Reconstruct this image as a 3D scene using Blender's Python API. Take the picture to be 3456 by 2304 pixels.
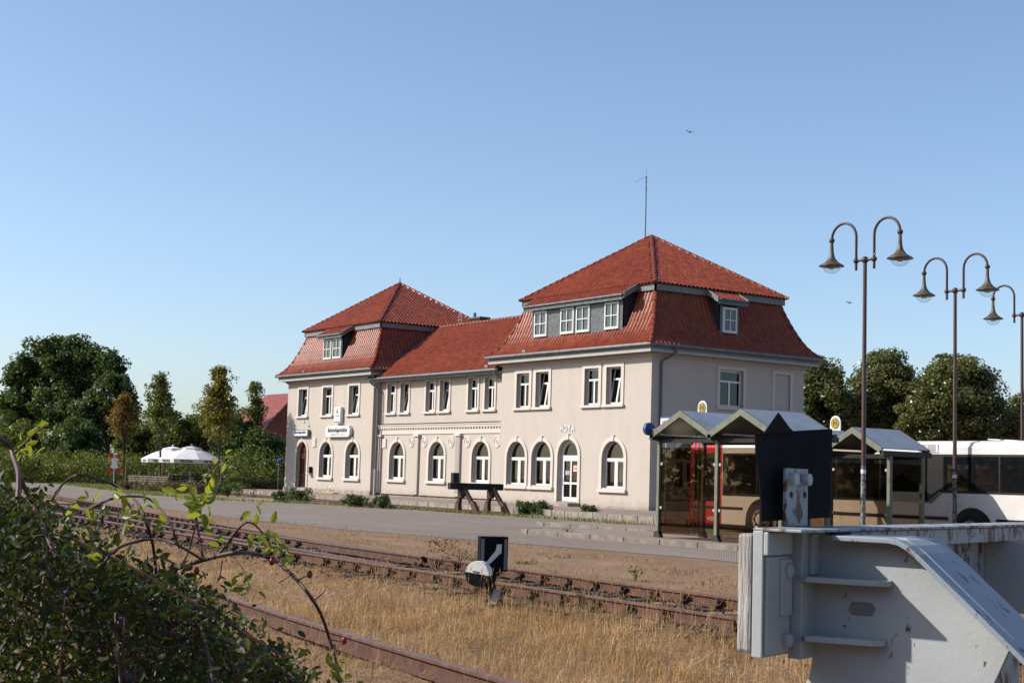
import bpy, bmesh, math, random
import numpy as np
from mathutils import Vector, Matrix, Euler
from mathutils.geometry import tessellate_polygon
random.seed(7); RNG = np.random.default_rng(11)
S = bpy.context.scene
for o in list(bpy.data.objects): bpy.data.objects.remove(o)
COL = S.collection
rad = math.radians

# ------------------------------------------------------------ camera
FPX, PW, PH = 4957.4, 3456.0, 2304.0
CAMP = Vector((49.887, -41.582, 1.248))
_y, _p, _r = -.971593, .0922979, .0303734
_f = Vector((math.sin(_y)*math.cos(_p), math.cos(_y)*math.cos(_p), math.sin(_p)))
_rt = Vector((math.cos(_y), -math.sin(_y), 0)); _up = _rt.cross(_f)
C_RT = _rt*math.cos(_r) + _up*math.sin(_r); C_UP = -_rt*math.sin(_r) + _up*math.cos(_r); C_F = _f
cd = bpy.data.cameras.new('camera'); cam = bpy.data.objects.new('camera', cd); COL.objects.link(cam)
cd.sensor_width = 36; cd.lens = FPX/PW*36; cd.clip_end = 3000; cd.clip_start = .05
cam.matrix_world = Matrix(((C_RT.x, C_UP.x, -C_F.x, CAMP.x), (C_RT.y, C_UP.y, -C_F.y, CAMP.y), (C_RT.z, C_UP.z, -C_F.z, CAMP.z), (0, 0, 0, 1)))
S.camera = cam
def ray(x, y): return C_RT*((x-PW/2)/FPX) - C_UP*((y-PH/2)/FPX) + C_F
def at(x, y, d): return CAMP + ray(x, y)*d
def onz(x, y, z): r = ray(x, y); return CAMP + r*((z-CAMP.z)/r.z)
def ony(x, y, Y): r = ray(x, y); return CAMP + r*((Y-CAMP.y)/r.y)
def onx(x, y, X): r = ray(x, y); return CAMP + r*((X-CAMP.x)/r.x)

# ------------------------------------------------------------ light
EL, AZ = rad(35), rad(33)
TOSUN = Vector((-math.sin(AZ)*math.cos(EL), -math.cos(AZ)*math.cos(EL), math.sin(EL)))
W = bpy.data.worlds.new('World'); S.world = W; W.use_nodes = True
wn = W.node_tree.nodes; wl = W.node_tree.links; wn.clear()
sky = wn.new('ShaderNodeTexSky'); sky.sky_type = 'NISHITA'; sky.sun_disc = False
sky.sun_elevation = EL; sky.sun_rotation = math.atan2(TOSUN.x, TOSUN.y)
sky.altitude = 20; sky.air_density = 0.85; sky.dust_density = 1.3; sky.ozone_density = 2.4
bgn = wn.new('ShaderNodeBackground'); bgn.inputs[1].default_value = 0.15
wo = wn.new('ShaderNodeOutputWorld'); wl.new(sky.outputs[0], bgn.inputs[0]); wl.new(bgn.outputs[0], wo.inputs[0])
sd = bpy.data.lights.new('sun', 'SUN'); sd.energy = 5.0; sd.angle = rad(.53); sd.color = (1, .93, .84)
sun = bpy.data.objects.new('sun', sd); COL.objects.link(sun); sun.rotation_euler = TOSUN.to_track_quat('Z', 'Y').to_euler()
sun.location = (-30, -60, 60)
S.view_settings.view_transform = 'Standard'; S.view_settings.look = 'None'
S.view_settings.exposure = 0.35; S.view_settings.gamma = 1
S.render.engine = 'CYCLES'
S.cycles.max_bounces = 8; S.cycles.transparent_max_bounces = 24; S.cycles.caustics_reflective = False; S.cycles.caustics_refractive = False

# ------------------------------------------------------------ materials
MAT = {}
def nt(name):
    m = bpy.data.materials.new(name); m.use_nodes = True; MAT[name] = m
    return m, m.node_tree.nodes, m.node_tree.links, m.node_tree.nodes['Principled BSDF']
def coords(n, l, scale, kind='pos', rot=0):
    if kind == 'pos': g = n.new('ShaderNodeNewGeometry').outputs['Position']
    else: g = n.new('ShaderNodeTexCoord').outputs['Object']
    mp = n.new('ShaderNodeMapping'); l.new(g, mp.inputs[0])
    mp.inputs['Scale'].default_value = scale if hasattr(scale, '__len__') else (scale,)*3
    mp.inputs['Rotation'].default_value = (0, 0, rot)
    return mp.outputs[0]
def noise(n, l, scale, detail=4, kind='pos', rough=.55):
    t = n.new('ShaderNodeTexNoise'); t.inputs['Scale'].default_value = 1; t.inputs['Detail'].default_value = detail; t.inputs['Roughness'].default_value = rough
    l.new(coords(n, l, scale, kind), t.inputs[0]); return t.outputs[0]
def ramp(n, l, fac, stops):
    r = n.new('ShaderNodeValToRGB'); l.new(fac, r.inputs[0]); e = r.color_ramp.elements
    while len(e) < len(stops): e.new(.5)
    for k, (p, c) in enumerate(stops):
        e[k].position = p; e[k].color = (*c, 1) if hasattr(c, '__len__') else (c, c, c, 1)
    return r.outputs[0]
def mixc(n, l, fac, a, b, mode='MIX'):
    m = n.new('ShaderNodeMix'); m.data_type = 'RGBA'; m.blend_type = mode
    if hasattr(fac, 'links'): l.new(fac, m.inputs[0])
    else: m.inputs[0].default_value = fac
    for v, i in ((a, 6), (b, 7)):
        if hasattr(v, 'links'): l.new(v, m.inputs[i])
        else: m.inputs[i].default_value = (*v, 1)
    return m.outputs[2]
def bump(n, l, b, h, strength, dist=.02):
    bp = n.new('ShaderNodeBump'); bp.inputs['Strength'].default_value = strength; bp.inputs['Distance'].default_value = dist
    l.new(h, bp.inputs['Height']); l.new(bp.outputs[0], b.inputs['Normal'])
def simple(name, c, rough=.6, var=.15, scale=6, bstr=0, bscale=40, metal=0, spec=.4, c2=None, kind='pos'):
    m, n, l, b = nt(name)
    c2 = c2 or tuple(max(0, x*(1-2*var)) for x in c)
    c = tuple(x*.78 for x in c); c2 = tuple(x*.78 for x in c2)
    f = noise(n, l, scale, 5, kind); col = ramp(n, l, f, [(.3, c2), (.7, tuple(min(1, x*(1+var*.4)) for x in c))])
    l.new(col, b.inputs['Base Color']); b.inputs['Roughness'].default_value = rough; b.inputs['Metallic'].default_value = metal
    b.inputs['Specular IOR Level'].default_value = spec
    if bstr: bump(n, l, b, noise(n, l, bscale, 3, kind), bstr)
    return m
# plaster: pale, with rain streaks and fine grain
def plaster(name, c):
    m, n, l, b = nt(name)
    base = ramp(n, l, noise(n, l, .8, 6), [(.25, tuple(x*.93 for x in c)), (.75, c)])
    st = ramp(n, l, noise(n, l, (2.2, 2.2, .25), 4), [(.42, (.90, .885, .86)), (.6, (1, 1, 1))])
    col = mixc(n, l, .28, base, mixc(n, l, 1, base, st, 'MULTIPLY'))
    g = n.new('ShaderNodeNewGeometry'); sp = n.new('ShaderNodeSeparateXYZ'); l.new(g.outputs['Position'], sp.inputs[0])
    ml = n.new('ShaderNodeMath'); ml.operation = 'MULTIPLY_ADD'; ml.inputs[1].default_value = .8; l.new(noise(n, l, 2.5, 4), ml.inputs[0]); l.new(sp.outputs[2], ml.inputs[2])
    low = ramp(n, l, ml.outputs[0], [(.35, (.80, .74, .68)), (.85, (1, 1, 1))])
    col = mixc(n, l, 1, col, low, 'MULTIPLY')
    l.new(col, b.inputs['Base Color']); b.inputs['Roughness'].default_value = .92; b.inputs['Specular IOR Level'].default_value = .15
    bump(n, l, b, noise(n, l, 55, 3), .12, .01)
plaster('plaster', (.43, .385, .338)); plaster('trim', (.52, .478, .432))
simple('plinth', (.42, .36, .31), .95, .2, 3, .3, 30)
simple('whiteframe', (.80, .79, .77), .4, .03, 8)
simple('greywood', (.20, .21, .215), .55, .12, 5); simple('litboard', (.42, .40, .37), .6, .08, 5)
simple('zinc', (.20, .215, .22), .5, .2, 5, metal=.3); simple('zincdark', (.13, .16, .17), .5, .2, 5, metal=.3)
simple('leadblue', (.07, .11, .15), .5, .2, 3)
# glazed red clay tile
m, n, l, b = nt('tile')
c = ramp(n, l, noise(n, l, 3.2, 5), [(.25, (.125, .022, .008)), (.55, (.225, .046, .016)), (.8, (.31, .078, .028))])
c = mixc(n, l, .5, c, mixc(n, l, 1, c, ramp(n, l, noise(n, l, .35, 3), [(.35, (.68, .62, .60)), (.65, (1.0, 1.0, 1.0))]), 'MULTIPLY'))
l.new(c, b.inputs['Base Color']); b.inputs['Roughness'].default_value = .38; b.inputs['Specular IOR Level'].default_value = .35
simple('tilebase', (.09, .012, .008), .9, .2); simple('ridge', (.30, .065, .032), .5, .25, 4, spec=.25)
simple('slate', (.15, .17, .18), .5, .35, 7, .2, 30, c2=(.085, .10, .115))
simple('slatedark', (.035, .05, .06), .7, .2)
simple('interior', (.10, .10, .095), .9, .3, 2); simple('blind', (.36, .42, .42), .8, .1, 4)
simple('curtain', (.50, .50, .46), .9, .2, (14, 14, .6)); simple('browndoor', (.15, .038, .026), .45, .3, 5); simple('doorglass', (.05, .035, .02), .15, .4, 14)
def glass(name, tint, refl=1.0, rough=.01, base=.0):
    m, n, l, b = nt(name); n.remove(b)
    out = n['Material Output']; tr = n.new('ShaderNodeBsdfTransparent'); tr.inputs[0].default_value = (*tint, 1)
    gl = n.new('ShaderNodeBsdfGlossy'); gl.inputs['Roughness'].default_value = rough; gl.inputs[0].default_value = (refl,)*3+(1,)
    lw = n.new('ShaderNodeLayerWeight'); lw.inputs[0].default_value = .5
    pw = n.new('ShaderNodeMath'); pw.operation = 'POWER'; pw.inputs[1].default_value = 4.0; l.new(lw.outputs['Facing'], pw.inputs[0])
    ad = n.new('ShaderNodeMath'); ad.operation = 'MULTIPLY_ADD'; ad.inputs[1].default_value = .6; ad.inputs[2].default_value = base; ad.use_clamp = True; l.new(pw.outputs[0], ad.inputs[0])
    mx = n.new('ShaderNodeMixShader'); l.new(ad.outputs[0], mx.inputs[0]); l.new(tr.outputs[0], mx.inputs[1]); l.new(gl.outputs[0], mx.inputs[2])
    l.new(mx.outputs[0], out.inputs[0])
glass('pane', (.66, .70, .68), 1, .01, .03); glass('sheltglass', (.60, .52, .43), 1, .01, .025); glass('lampglass', (.90, .92, .90), 1, .02, .05)
glass('gableglass', (.80, .74, .70), .9, .05, .03)
def paintrust(name, paint, rustamt=.45, rough=.5, scale=5, rust=(.14, .045, .018)):
    m, n, l, b = nt(name)
    p = ramp(n, l, noise(n, l, scale*.6, 4), [(.3, tuple(x*.86 for x in paint)), (.7, paint)])
    r = ramp(n, l, noise(n, l, scale*5, 5), [(.3, tuple(x*.45 for x in rust)), (.7, rust)])
    k = ramp(n, l, noise(n, l, (scale*2.2, scale*2.2, scale*1.1), 10, rough=.72), [(rustamt, 1.0), (rustamt+.04, 0.0)])
    l.new(mixc(n, l, k, p, r), b.inputs['Base Color']); b.inputs['Roughness'].default_value = rough; b.inputs['Specular IOR Level'].default_value = .4
    bump(n, l, b, noise(n, l, scale*7, 6), .18, .006)
paintrust('bufferpaint', (.37, .40, .405), .33, .5, 7); paintrust('bufferrust', (.29, .325, .345), .44, .55, 7)
paintrust('flangepaint', (.25, .29, .33), .375, .5, 7)
simple('plank', (.55, .53, .50), .85, .3, (16, 16, 3), .6, (90, 90, 9), c2=(.24, .22, .20))
simple('rust', (.125, .056, .034), .75, .3, 9, .3, 60); simple('railtop', (.30, .16, .115), .36, .25, (9, 9, 9), metal=.45)
simple('rustdark', (.06, .025, .016), .8, .4, 8, .2, 50); simple('oldwood', (.028, .021, .017), .85, .4, 6, .3, 40)
simple('sleeper', (.075, .05, .038), .9, .4, 7, .5, 40)
simple('blacksheet', (.008, .010, .013), .85, .3, 6, spec=.12)
simple('shelterpost', (.19, .20, .145), .5, .15, 6); simple('shelterdark', (.03, .033, .028), .6, .2, 6)
simple('shelterroof', (.26, .31, .38), .5, .12, 2)
simple('lampbrown', (.075, .034, .027), .5, .3, 8); simple('lamptan', (.125, .10, .068), .45, .3, 8); simple('lampinner', (.45, .42, .38), .5)
m, n, l, b = nt('lamppole')
g = n.new('ShaderNodeNewGeometry'); sp = n.new('ShaderNodeSeparateXYZ'); l.new(g.outputs['Position'], sp.inputs[0])
hi = ramp(n, l, sp.outputs[2], [(0, 0.0), (1, 1.0)])
base = ramp(n, l, noise(n, l, 6, 5), [(.3, (.045, .022, .018)), (.7, (.075, .033, .027))])
scr = ramp(n, l, noise(n, l, (30, 30, 12), 5), [(.44, (.02, .02, .022)), (.56, (.22, .22, .24))])
k = ramp(n, l, sp.outputs[2], [(.0, 1.0), (1.0, 0.0)]); kk = n.new('ShaderNodeMath'); kk.operation = 'LESS_THAN'; kk.inputs[1].default_value = 1.75; l.new(sp.outputs[2], kk.inputs[0])
l.new(mixc(n, l, kk.outputs[0], base, scr), b.inputs['Base Color']); b.inputs['Roughness'].default_value = .5
simple('buswhite', (.74, .72, .69), .3, .05, 2); simple('busred', (.62, .012, .012), .3, .1, 2); simple('busblack', (.012, .012, .013), .45, .2); simple('rubber', (.018, .018, .018), .85, .2, 20)
simple('hub', (.55, .55, .55), .4, .1); simple('bluesign', (.02, .07, .26), .45, .1); simple('yellowsign', (.52, .27, .012), .5, .1); simple('green', (.03, .16, .05), .5, .1)
simple('white', (.82, .81, .79), .5, .03); simple('offwhite', (.74, .73, .70), .6, .05); simple('red', (.55, .02, .02), .5, .1); simple('ink', (.015, .015, .018), .6, .1); simple('greyink', (.22, .22, .22), .6, .1)
simple('steel', (.42, .43, .44), .35, .1, 5, metal=.7); simple('palesteel', (.42, .45, .46), .5, .1, 5)
simple('canvas', (.78, .76, .77), .8, .06, 2); simple('palletwood', (.38, .29, .22), .85, .3, 5, .3, 30); simple('palletshade', (.06, .05, .045), .9, .3, 5)
simple('yellow', (.65, .40, .03), .6, .1); simple('brick', (.16, .06, .04), .9, .3, 12)
simple('bark', (.085, .065, .048), .95, .35, (9, 9, 2), .5, (40, 40, 10)); simple('stem', (.115, .045, .035), .6, .3, 30); simple('deadstem', (.15, .10, .07), .8, .3, 30)
simple('kerb', (.27, .235, .195), .9, .22, 4, .3, 30); simple('platform', (.30, .225, .185), .95, .3, 2.2, .2, 20, c2=(.20, .145, .115)); simple('edgestone', (.33, .29, .25), .92, .3, 3, .4, 25, c2=(.18, .155, .13))
simple('stone', (.11, .09, .08), .95, .45, 15); simple('blue', (.03, .10, .42), .6, .1); simple('hip', (.30, .02, .012), .35, .3, 30); simple('berry', (.06, .008, .014), .35, .4, 60); simple('purple', (.22, .06, .30), .7, .3, 30)
# ground: bare dry soil with straw litter
m, n, l, b = nt('soil')
c = ramp(n, l, noise(n, l, .55, 7, rough=.65), [(.32, (.14, .083, .052)), (.55, (.215, .138, .088)), (.72, (.31, .22, .155))])
c = mixc(n, l, .55, c, ramp(n, l, noise(n, l, 14, 6, rough=.7), [(.3, (.10, .06, .037)), (.7, (.31, .21, .127))]))
l.new(c, b.inputs['Base Color']); b.inputs['Roughness'].default_value = .97; b.inputs['Specular IOR Level'].default_value = .1
bump(n, l, b, noise(n, l, 25, 6), .6, .03)
# block paving seen at a low angle
m, n, l, b = nt('paving')
br = n.new('ShaderNodeTexBrick'); l.new(coords(n, l, 4.8, rot=.75), br.inputs[0]); br.inputs['Scale'].default_value = 1
br.inputs['Color1'].default_value = (0.209, 0.175, 0.148, 1); br.inputs['Color2'].default_value = (0.251, 0.209, 0.179, 1); br.inputs['Mortar'].default_value = (0.091, 0.072, 0.057, 1); br.inputs['Mortar Size'].default_value = .025
c = mixc(n, l, .6, br.outputs[0], mixc(n, l, 1, br.outputs[0], ramp(n, l, noise(n, l, (.25, .6, 1), 5), [(.3, (.72, .70, .69)), (.7, (1.12, 1.1, 1.08))]), 'MULTIPLY'))
l.new(c, b.inputs['Base Color']); b.inputs['Roughness'].default_value = .9; b.inputs['Specular IOR Level'].default_value = .2
bump(n, l, b, br.outputs[1], -.25, .01)
def leafmat(name, stops, trans=.35, scale=1.2, rough=.5, tcol=None, spec=.35):
    m, n, l, b = nt(name); out = n['Material Output']
    geo = n.new('ShaderNodeNewGeometry')
    f1 = noise(n, l, scale, 3); f2 = geo.outputs['Random Per Island']
    ad = n.new('ShaderNodeMath'); ad.operation = 'MULTIPLY_ADD'; ad.inputs[1].default_value = .45; l.new(f2, ad.inputs[0])
    sb = n.new('ShaderNodeMath'); sb.operation = 'SUBTRACT'; sb.inputs[1].default_value = .22; l.new(f1, sb.inputs[0]); l.new(sb.outputs[0], ad.inputs[2])
    c = ramp(n, l, ad.outputs[0], stops); l.new(c, b.inputs['Base Color']); b.inputs['Roughness'].default_value = rough; b.inputs['Specular IOR Level'].default_value = spec
    t = n.new('ShaderNodeBsdfTranslucent'); l.new(mixc(n, l, .5, c, tcol or (.25, .33, .02)), t.inputs[0])
    mx = n.new('ShaderNodeMixShader'); mx.inputs[0].default_value = trans; l.new(b.outputs[0], mx.inputs[1]); l.new(t.outputs[0], mx.inputs[2]); l.new(mx.outputs[0], out.inputs[0])
leafmat('leafdark', [(.25, (.014, .030, .007)), (.55, (.030, .062, .014)), (.8, (.062, .095, .022))], .25, .35)
leafmat('leafmid', [(.25, (.034, .050, .010)), (.55, (.072, .092, .018)), (.8, (.14, .135, .030))], .34, .4)
leafmat('leafyellow', [(.25, (.05, .07, .012)), (.5, (.12, .12, .02)), (.8, (.26, .20, .03))], .35, .8, tcol=(.4, .36, .03))
leafmat('leaforange', [(.25, (.05, .05, .012)), (.5, (.12, .085, .02)), (.8, (.24, .12, .03))], .35, .8, tcol=(.4, .25, .03))
leafmat('leaflime', [(.25, (.050, .058, .018)), (.55, (.105, .112, .036)), (.8, (.19, .165, .065))], .3, .6, .35, spec=.5)
leafmat('leafhedge', [(.25, (.035, .055, .012)), (.6, (.08, .105, .025)), (.85, (.16, .15, .045))], .25, 1.2)
leafmat('leafshrub', [(.25, (.020, .040, .010)), (.6, (.045, .080, .018)), (.85, (.10, .125, .03))], .2, 1.2)
leafmat('leafbrown', [(.25, (.06, .05, .02)), (.55, (.11, .085, .035)), (.85, (.17, .13, .05))], .2, 1.2, tcol=(.3, .22, .05))
leafmat('bramble', [(.25, (.012, .020, .006)), (.52, (.026, .040, .010)), (.72, (.045, .055, .013)), (.93, (.10, .075, .020))], .16, 2.2, .55, tcol=(.22, .27, .02), spec=.22)
leafmat('roseleaf', [(.2, (.06, .085, .02)), (.55, (.12, .16, .025)), (.85, (.28, .24, .03))], .5, 4, .4, tcol=(.5, .55, .03))
leafmat('straw', [(.2, (.24, .13, .05)), (.5, (.43, .265, .11)), (.8, (.64, .455, .23))], .3, .9, .6, tcol=(.62, .38, .11))
leafmat('strawdull', [(.2, (.13, .07, .035)), (.5, (.24, .14, .067)), (.8, (.37, .235, .118))], .25, .7, .7, tcol=(.42, .26, .1))
leafmat('weedgreen', [(.2, (.05, .08, .015)), (.6, (.10, .14, .025)), (.9, (.2, .2, .05))], .3, 1.2)
leafmat('weedred', [(.2, (.05, .018, .012)), (.6, (.09, .03, .02)), (.9, (.14, .06, .03))], .2, 2)
leafmat('lawn', [(.2, (.07, .10, .02)), (.6, (.14, .16, .035)), (.9, (.24, .22, .07))], .3, .8)

# ------------------------------------------------------------ helpers
WM = {}
def link(o, parent=None):
    COL.objects.link(o)
    if parent is not None:
        o.parent = parent; o.matrix_parent_inverse = WM.get(parent.name, Matrix()).inverted()
    WM[o.name] = o.matrix_basis.copy()
    return o
def tag(o, label, cat, group=None):
    o['label'] = label; o['category'] = cat
    if group: o['group'] = group
    return o
def thing(name, label, cat, loc=(0, 0, 0), group=None):
    o = bpy.data.objects.new(name, None); COL.objects.link(o); o.location = loc; o.empty_display_size = .3
    WM[o.name] = Matrix.Translation(loc); return tag(o, label, cat, group)
def struct(o): o['kind'] = 'structure'; return o
class MB:
    def __init__(s): s.v = []; s.f = []
    def add(s, v, f):
        k = len(s.v); s.v += [tuple(x) for x in v]; s.f += [tuple(i+k for i in q) for q in f]; return s
    def box(s, x0, x1, y0, y1, z0, z1):
        v = [(x, y, z) for z in (z0, z1) for y in (y0, y1) for x in (x0, x1)]
        return s.add(v, [(0, 2, 3, 1), (4, 5, 7, 6), (0, 1, 5, 4), (2, 6, 7, 3), (0, 4, 6, 2), (1, 3, 7, 5)])
    def obox(s, o, a, b, c):
        o, a, b, c = map(Vector, (o, a, b, c))
        v = [o+a*i+b*j+c*k for k in (0, 1) for j in (0, 1) for i in (0, 1)]
        return s.add(v, [(0, 2, 3, 1), (4, 5, 7, 6), (0, 1, 5, 4), (2, 6, 7, 3), (0, 4, 6, 2), (1, 3, 7, 5)])
    def prism(s, poly, ext):
        ext = Vector(ext); n = len(poly); v = [Vector(p) for p in poly]; v += [p+ext for p in v[:n]]
        return s.add(v, [tuple(range(n-1, -1, -1)), tuple(range(n, 2*n))] + [(i, (i+1) % n, (i+1) % n+n, i+n) for i in range(n)])
    def tube(s, pts, r, seg=8, cap=True):
        pts = [Vector(p) for p in pts]; n = len(pts); rs = r if hasattr(r, '__len__') else [r]*n; v = []; nrm = None
        for i, p in enumerate(pts):
            d = (pts[min(i+1, n-1)]-pts[max(i-1, 0)]).normalized()
            if nrm is None: nrm = d.orthogonal().normalized()
            nrm = (nrm-d*nrm.dot(d))
            nrm = nrm.normalized() if nrm.length > 1e-6 else d.orthogonal().normalized()
            b = d.cross(nrm)
            for k in range(seg):
                a = 2*math.pi*k/seg; v.append(p+(nrm*math.cos(a)+b*math.sin(a))*rs[i])
        f = [(i*seg+k, i*seg+(k+1) % seg, (i+1)*seg+(k+1) % seg, (i+1)*seg+k) for i in range(n-1) for k in range(seg)]
        if cap: f += [tuple(range(seg-1, -1, -1)), tuple(range((n-1)*seg, n*seg))]
        return s.add(v, f)
    def lathe(s, prof, c=(0, 0, 0), seg=20, axis='z', cap=True):
        c = Vector(c); v = []
        for r, z in prof:
            for k in range(seg):
                a = 2*math.pi*k/seg; p = (r*math.cos(a), r*math.sin(a), z)
                p = {'z': p, 'y': (p[0], p[2], p[1]), 'x': (p[2], p[0], p[1])}[axis]; v.append(c+Vector(p))
        n = len(prof); f = [(i*seg+k, i*seg+(k+1) % seg, (i+1)*seg+(k+1) % seg, (i+1)*seg+k) for i in range(n-1) for k in range(seg)]
        if cap: f += [tuple(range(seg-1, -1, -1)), tuple(range((n-1)*seg, n*seg))]
        return s.add(v, f)
    def ball(s, c, r, seg=12): return s.lathe([(r*math.sin(math.pi*i/8)+1e-4, -r*math.cos(math.pi*i/8)) for i in range(9)], c, seg)
    def mesh(s, name, mat, smooth=False):
        me = bpy.data.meshes.new(name); me.from_pydata(s.v, [], s.f); me.materials.append(MAT[mat])
        bm = bmesh.new(); bm.from_mesh(me); bmesh.ops.recalc_face_normals(bm, faces=bm.faces); bm.to_mesh(me); bm.free()
        if smooth:
            for p in me.polygons: p.use_smooth = True
            if smooth != 'all': me.set_sharp_from_angle(angle=rad(40))
        return me
    def build(s, name, mat, parent=None, smooth=False, bevel=0):
        o = bpy.data.objects.new(name, s.mesh(name, mat, smooth)); link(o, parent)
        if bevel:
            bv = o.modifiers.new('bevel', 'BEVEL'); bv.width = bevel; bv.segments = 2; bv.limit_method = 'ANGLE'
        return o
def inst(name, me, M, parent):
    o = bpy.data.objects.new(name, me); o.matrix_basis = M; return link(o, parent)
def fast(name, V, F, mat, parent=None, smooth=False):
    V = np.asarray(V, np.float32); F = np.asarray(F, np.int32); me = bpy.data.meshes.new(name); k = F.shape[1]
    me.vertices.add(len(V)); me.vertices.foreach_set('co', V.ravel()); me.loops.add(F.size); me.loops.foreach_set('vertex_index', F.ravel())
    me.polygons.add(len(F)); me.polygons.foreach_set('loop_start', np.arange(0, F.size, k, dtype=np.int32))
    me.update(calc_edges=True); me.materials.append(MAT[mat])
    if smooth: me.polygons.foreach_set('use_smooth', np.ones(len(F), bool))
    o = bpy.data.objects.new(name, me); return link(o, parent)
def copy_tree(root, loc, label=None, rotz=0, group=None):
    r = root.copy(); COL.objects.link(r); r.location = loc; r.rotation_euler = (0, 0, rotz); WM[r.name] = Matrix.Translation(loc)@Matrix.Rotation(rotz, 4, 'Z')
    if label: r['label'] = label
    if group: r['group'] = group
    for ch in list(root.children):
        c = ch.copy(); COL.objects.link(c); c.parent = r
        for g in ch.children:
            d = g.copy(); COL.objects.link(d); d.parent = c
    return r
_txt = {}
def text(body, size, mat, M, name='lettering', parent=None, sx=1.0, ext=.002, align='CENTER', bold=0):
    c = bpy.data.curves.new('t', 'FONT'); c.body = body; c.size = size; c.extrude = ext; c.align_x = align; c.align_y = 'CENTER'; c.offset = bold; c.resolution_u = 3
    o = bpy.data.objects.new('t', c); COL.objects.link(o); dg = bpy.context.evaluated_depsgraph_get(); dg.update()
    me = bpy.data.meshes.new_from_object(o.evaluated_get(dg)); bpy.data.objects.remove(o); bpy.data.curves.remove(c)
    me.materials.clear(); me.materials.append(MAT[mat]); me.transform(Matrix.Diagonal((sx, 1, 1, 1)))
    return inst(name, me, M, parent)
def frame_M(o, x, z):   # text basis: local x -> x, local y -> z(up), normal = x cross z
    x = Vector(x).normalized(); z = Vector(z).normalized(); nn = x.cross(z); o = Vector(o)
    return Matrix(((x.x, z.x, nn.x, o.x), (x.y, z.y, nn.y, o.y), (x.z, z.z, nn.z, o.z), (0, 0, 0, 1)))
G = -.25

# ============================================================ GROUND
def sheet(name, pts, z, mat, sub=0):
    me = bpy.data.meshes.new(name); me.from_pydata([(x, y, z) for x, y in pts], [], [tuple(range(len(pts)))]); me.materials.append(MAT[mat])
    bm = bmesh.new(); bm.from_mesh(me)
    bmesh.ops.recalc_face_normals(bm, faces=bm.faces)
    if bm.faces and sum(f.normal.z for f in bm.faces) < 0: bmesh.ops.reverse_faces(bm, faces=bm.faces)
    bmesh.ops.triangulate(bm, faces=bm.faces); bm.to_mesh(me); bm.free()
    o = bpy.data.objects.new(name, me); COL.objects.link(o); return struct(o)
# one ground sheet to the horizon, uneven near the camera
_xs = np.concatenate([[-1500, -600, -300, -150, -100], np.arange(-60, 20, 2.), np.arange(20, 56, .3), [60, 70, 90, 150, 300, 600, 1500]])
_ys = np.concatenate([[-1500, -600, -300, -100, -60, -50], np.arange(-46, -22, .3), np.arange(-22, 12, 2.), [20, 40, 80, 150, 300, 600, 1500]])
XX, YY = np.meshgrid(_xs, _ys)
def hnoise(x, y):
    return .035*np.sin(x*1.7+np.sin(y*1.3)*1.4)*np.sin(y*2.1+x*.6)+.02*np.sin(x*4.3+1.2)*np.sin(y*3.7+.5)+.012*np.sin(x*9+y*7)
near = np.clip((XX-0)/10, 0, 1)*np.clip((54-XX)/6, 0, 1)*np.clip((YY+48)/4, 0, 1)*np.clip((-23.2-YY)/1.0, 0, 1)
ZZ = G-.008 + hnoise(XX, YY)*near
nx, ny = len(_xs), len(_ys)
idx = np.arange(nx*ny).reshape(ny, nx)
F = np.stack([idx[:-1, :-1], idx[:-1, 1:], idx[1:, 1:], idx[1:, :-1]], -1).reshape(-1, 4)
struct(fast('ground', np.stack([XX, YY, ZZ], -1).reshape(-1, 3), F, 'soil', None, True))
def gz(x, y):
    nr = np.clip(x/10, 0, 1)*np.clip((54-x)/6, 0, 1)*np.clip((y+48)/4, 0, 1)*np.clip((-23.2-y)/1.0, 0, 1)
    return G-.008+hnoise(x, y)*nr
PLAZA = [(60, -21.5), (36, -21.9), (27, -21.6), (20, -22.4), (15, -23.0), (8, -22.9), (0, -21.9), (-8, -21.6), (-26, -18.6), (-50, -14.6), (-90, -8), (-90, -2.6), (-49, -9.4),
         (-28, -13.3), (-16, -13.3), (-12, -10.6), (-8, -9.6), (8, -9.2), (9, 60), (60, 60)]
sheet('road', PLAZA, G, 'paving')
# platform with edge stones
pl = MB().prism([(-60, -1.6, G-.1), (13, -7.2, G-.1), (13, 12, G-.1), (-60, 12, G-.1)], (0, 0, .248-G*0+.098)); platform = struct(pl.build('platform', 'platform'))
est = MB().box(-.48, .48, -.17, .17, -.30, .006).mesh('edge_stone', 'edgestone')
ang = math.atan2(-5.6, 73)
for i in range(46):
    x = 12.4-i*1.0; y = -1.6-(x+60)*5.6/73-.12
    inst('edge_stone', est, Matrix.Translation((x, y, random.uniform(-.004, .004)))@Matrix.Rotation(ang+random.uniform(-.006, .006), 4, 'Z'), platform)
# bus islands with kerb stones
def island(name, pts, nose):
    top = MB().prism([(x, y, G+.004) for x, y in pts], (0, 0, .108)); o = struct(top.build(name, 'platform'))
    P = pts+[pts[0]]; n0 = 0
    for a, b in zip(P[:-1], P[1:]):
        a = Vector((*a, 0)); b = Vector((*b, 0)); L = (b-a).length; k = max(1, round(L/1.35)); d = (b-a)/L
        for j in range(k):
            s = L/k; m0 = a+d*(s*j+.012); nrm = Vector((d.y, -d.x, 0))
            kb = MB().obox(m0+Vector((0, 0, G-.05)), d*(s-.024), nrm*.13, (0, 0, .17+random.uniform(-.004, .004))); kb.build('kerb_stone', 'kerb', o, bevel=.012)
    return o
island('bus_island', [(16.2, -17.3), (16.6, -18.2), (17.3, -18.5), (33, -17.9), (33, -14.9), (17.5, -15.4), (16.6, -15.9)], 1)
island('bus_island', [(10.6, -13.0), (11.0, -13.7), (11.8, -14.0), (29, -13.4), (29, -11.7), (12, -12.1), (11.0, -12.4)], 1)

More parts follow.
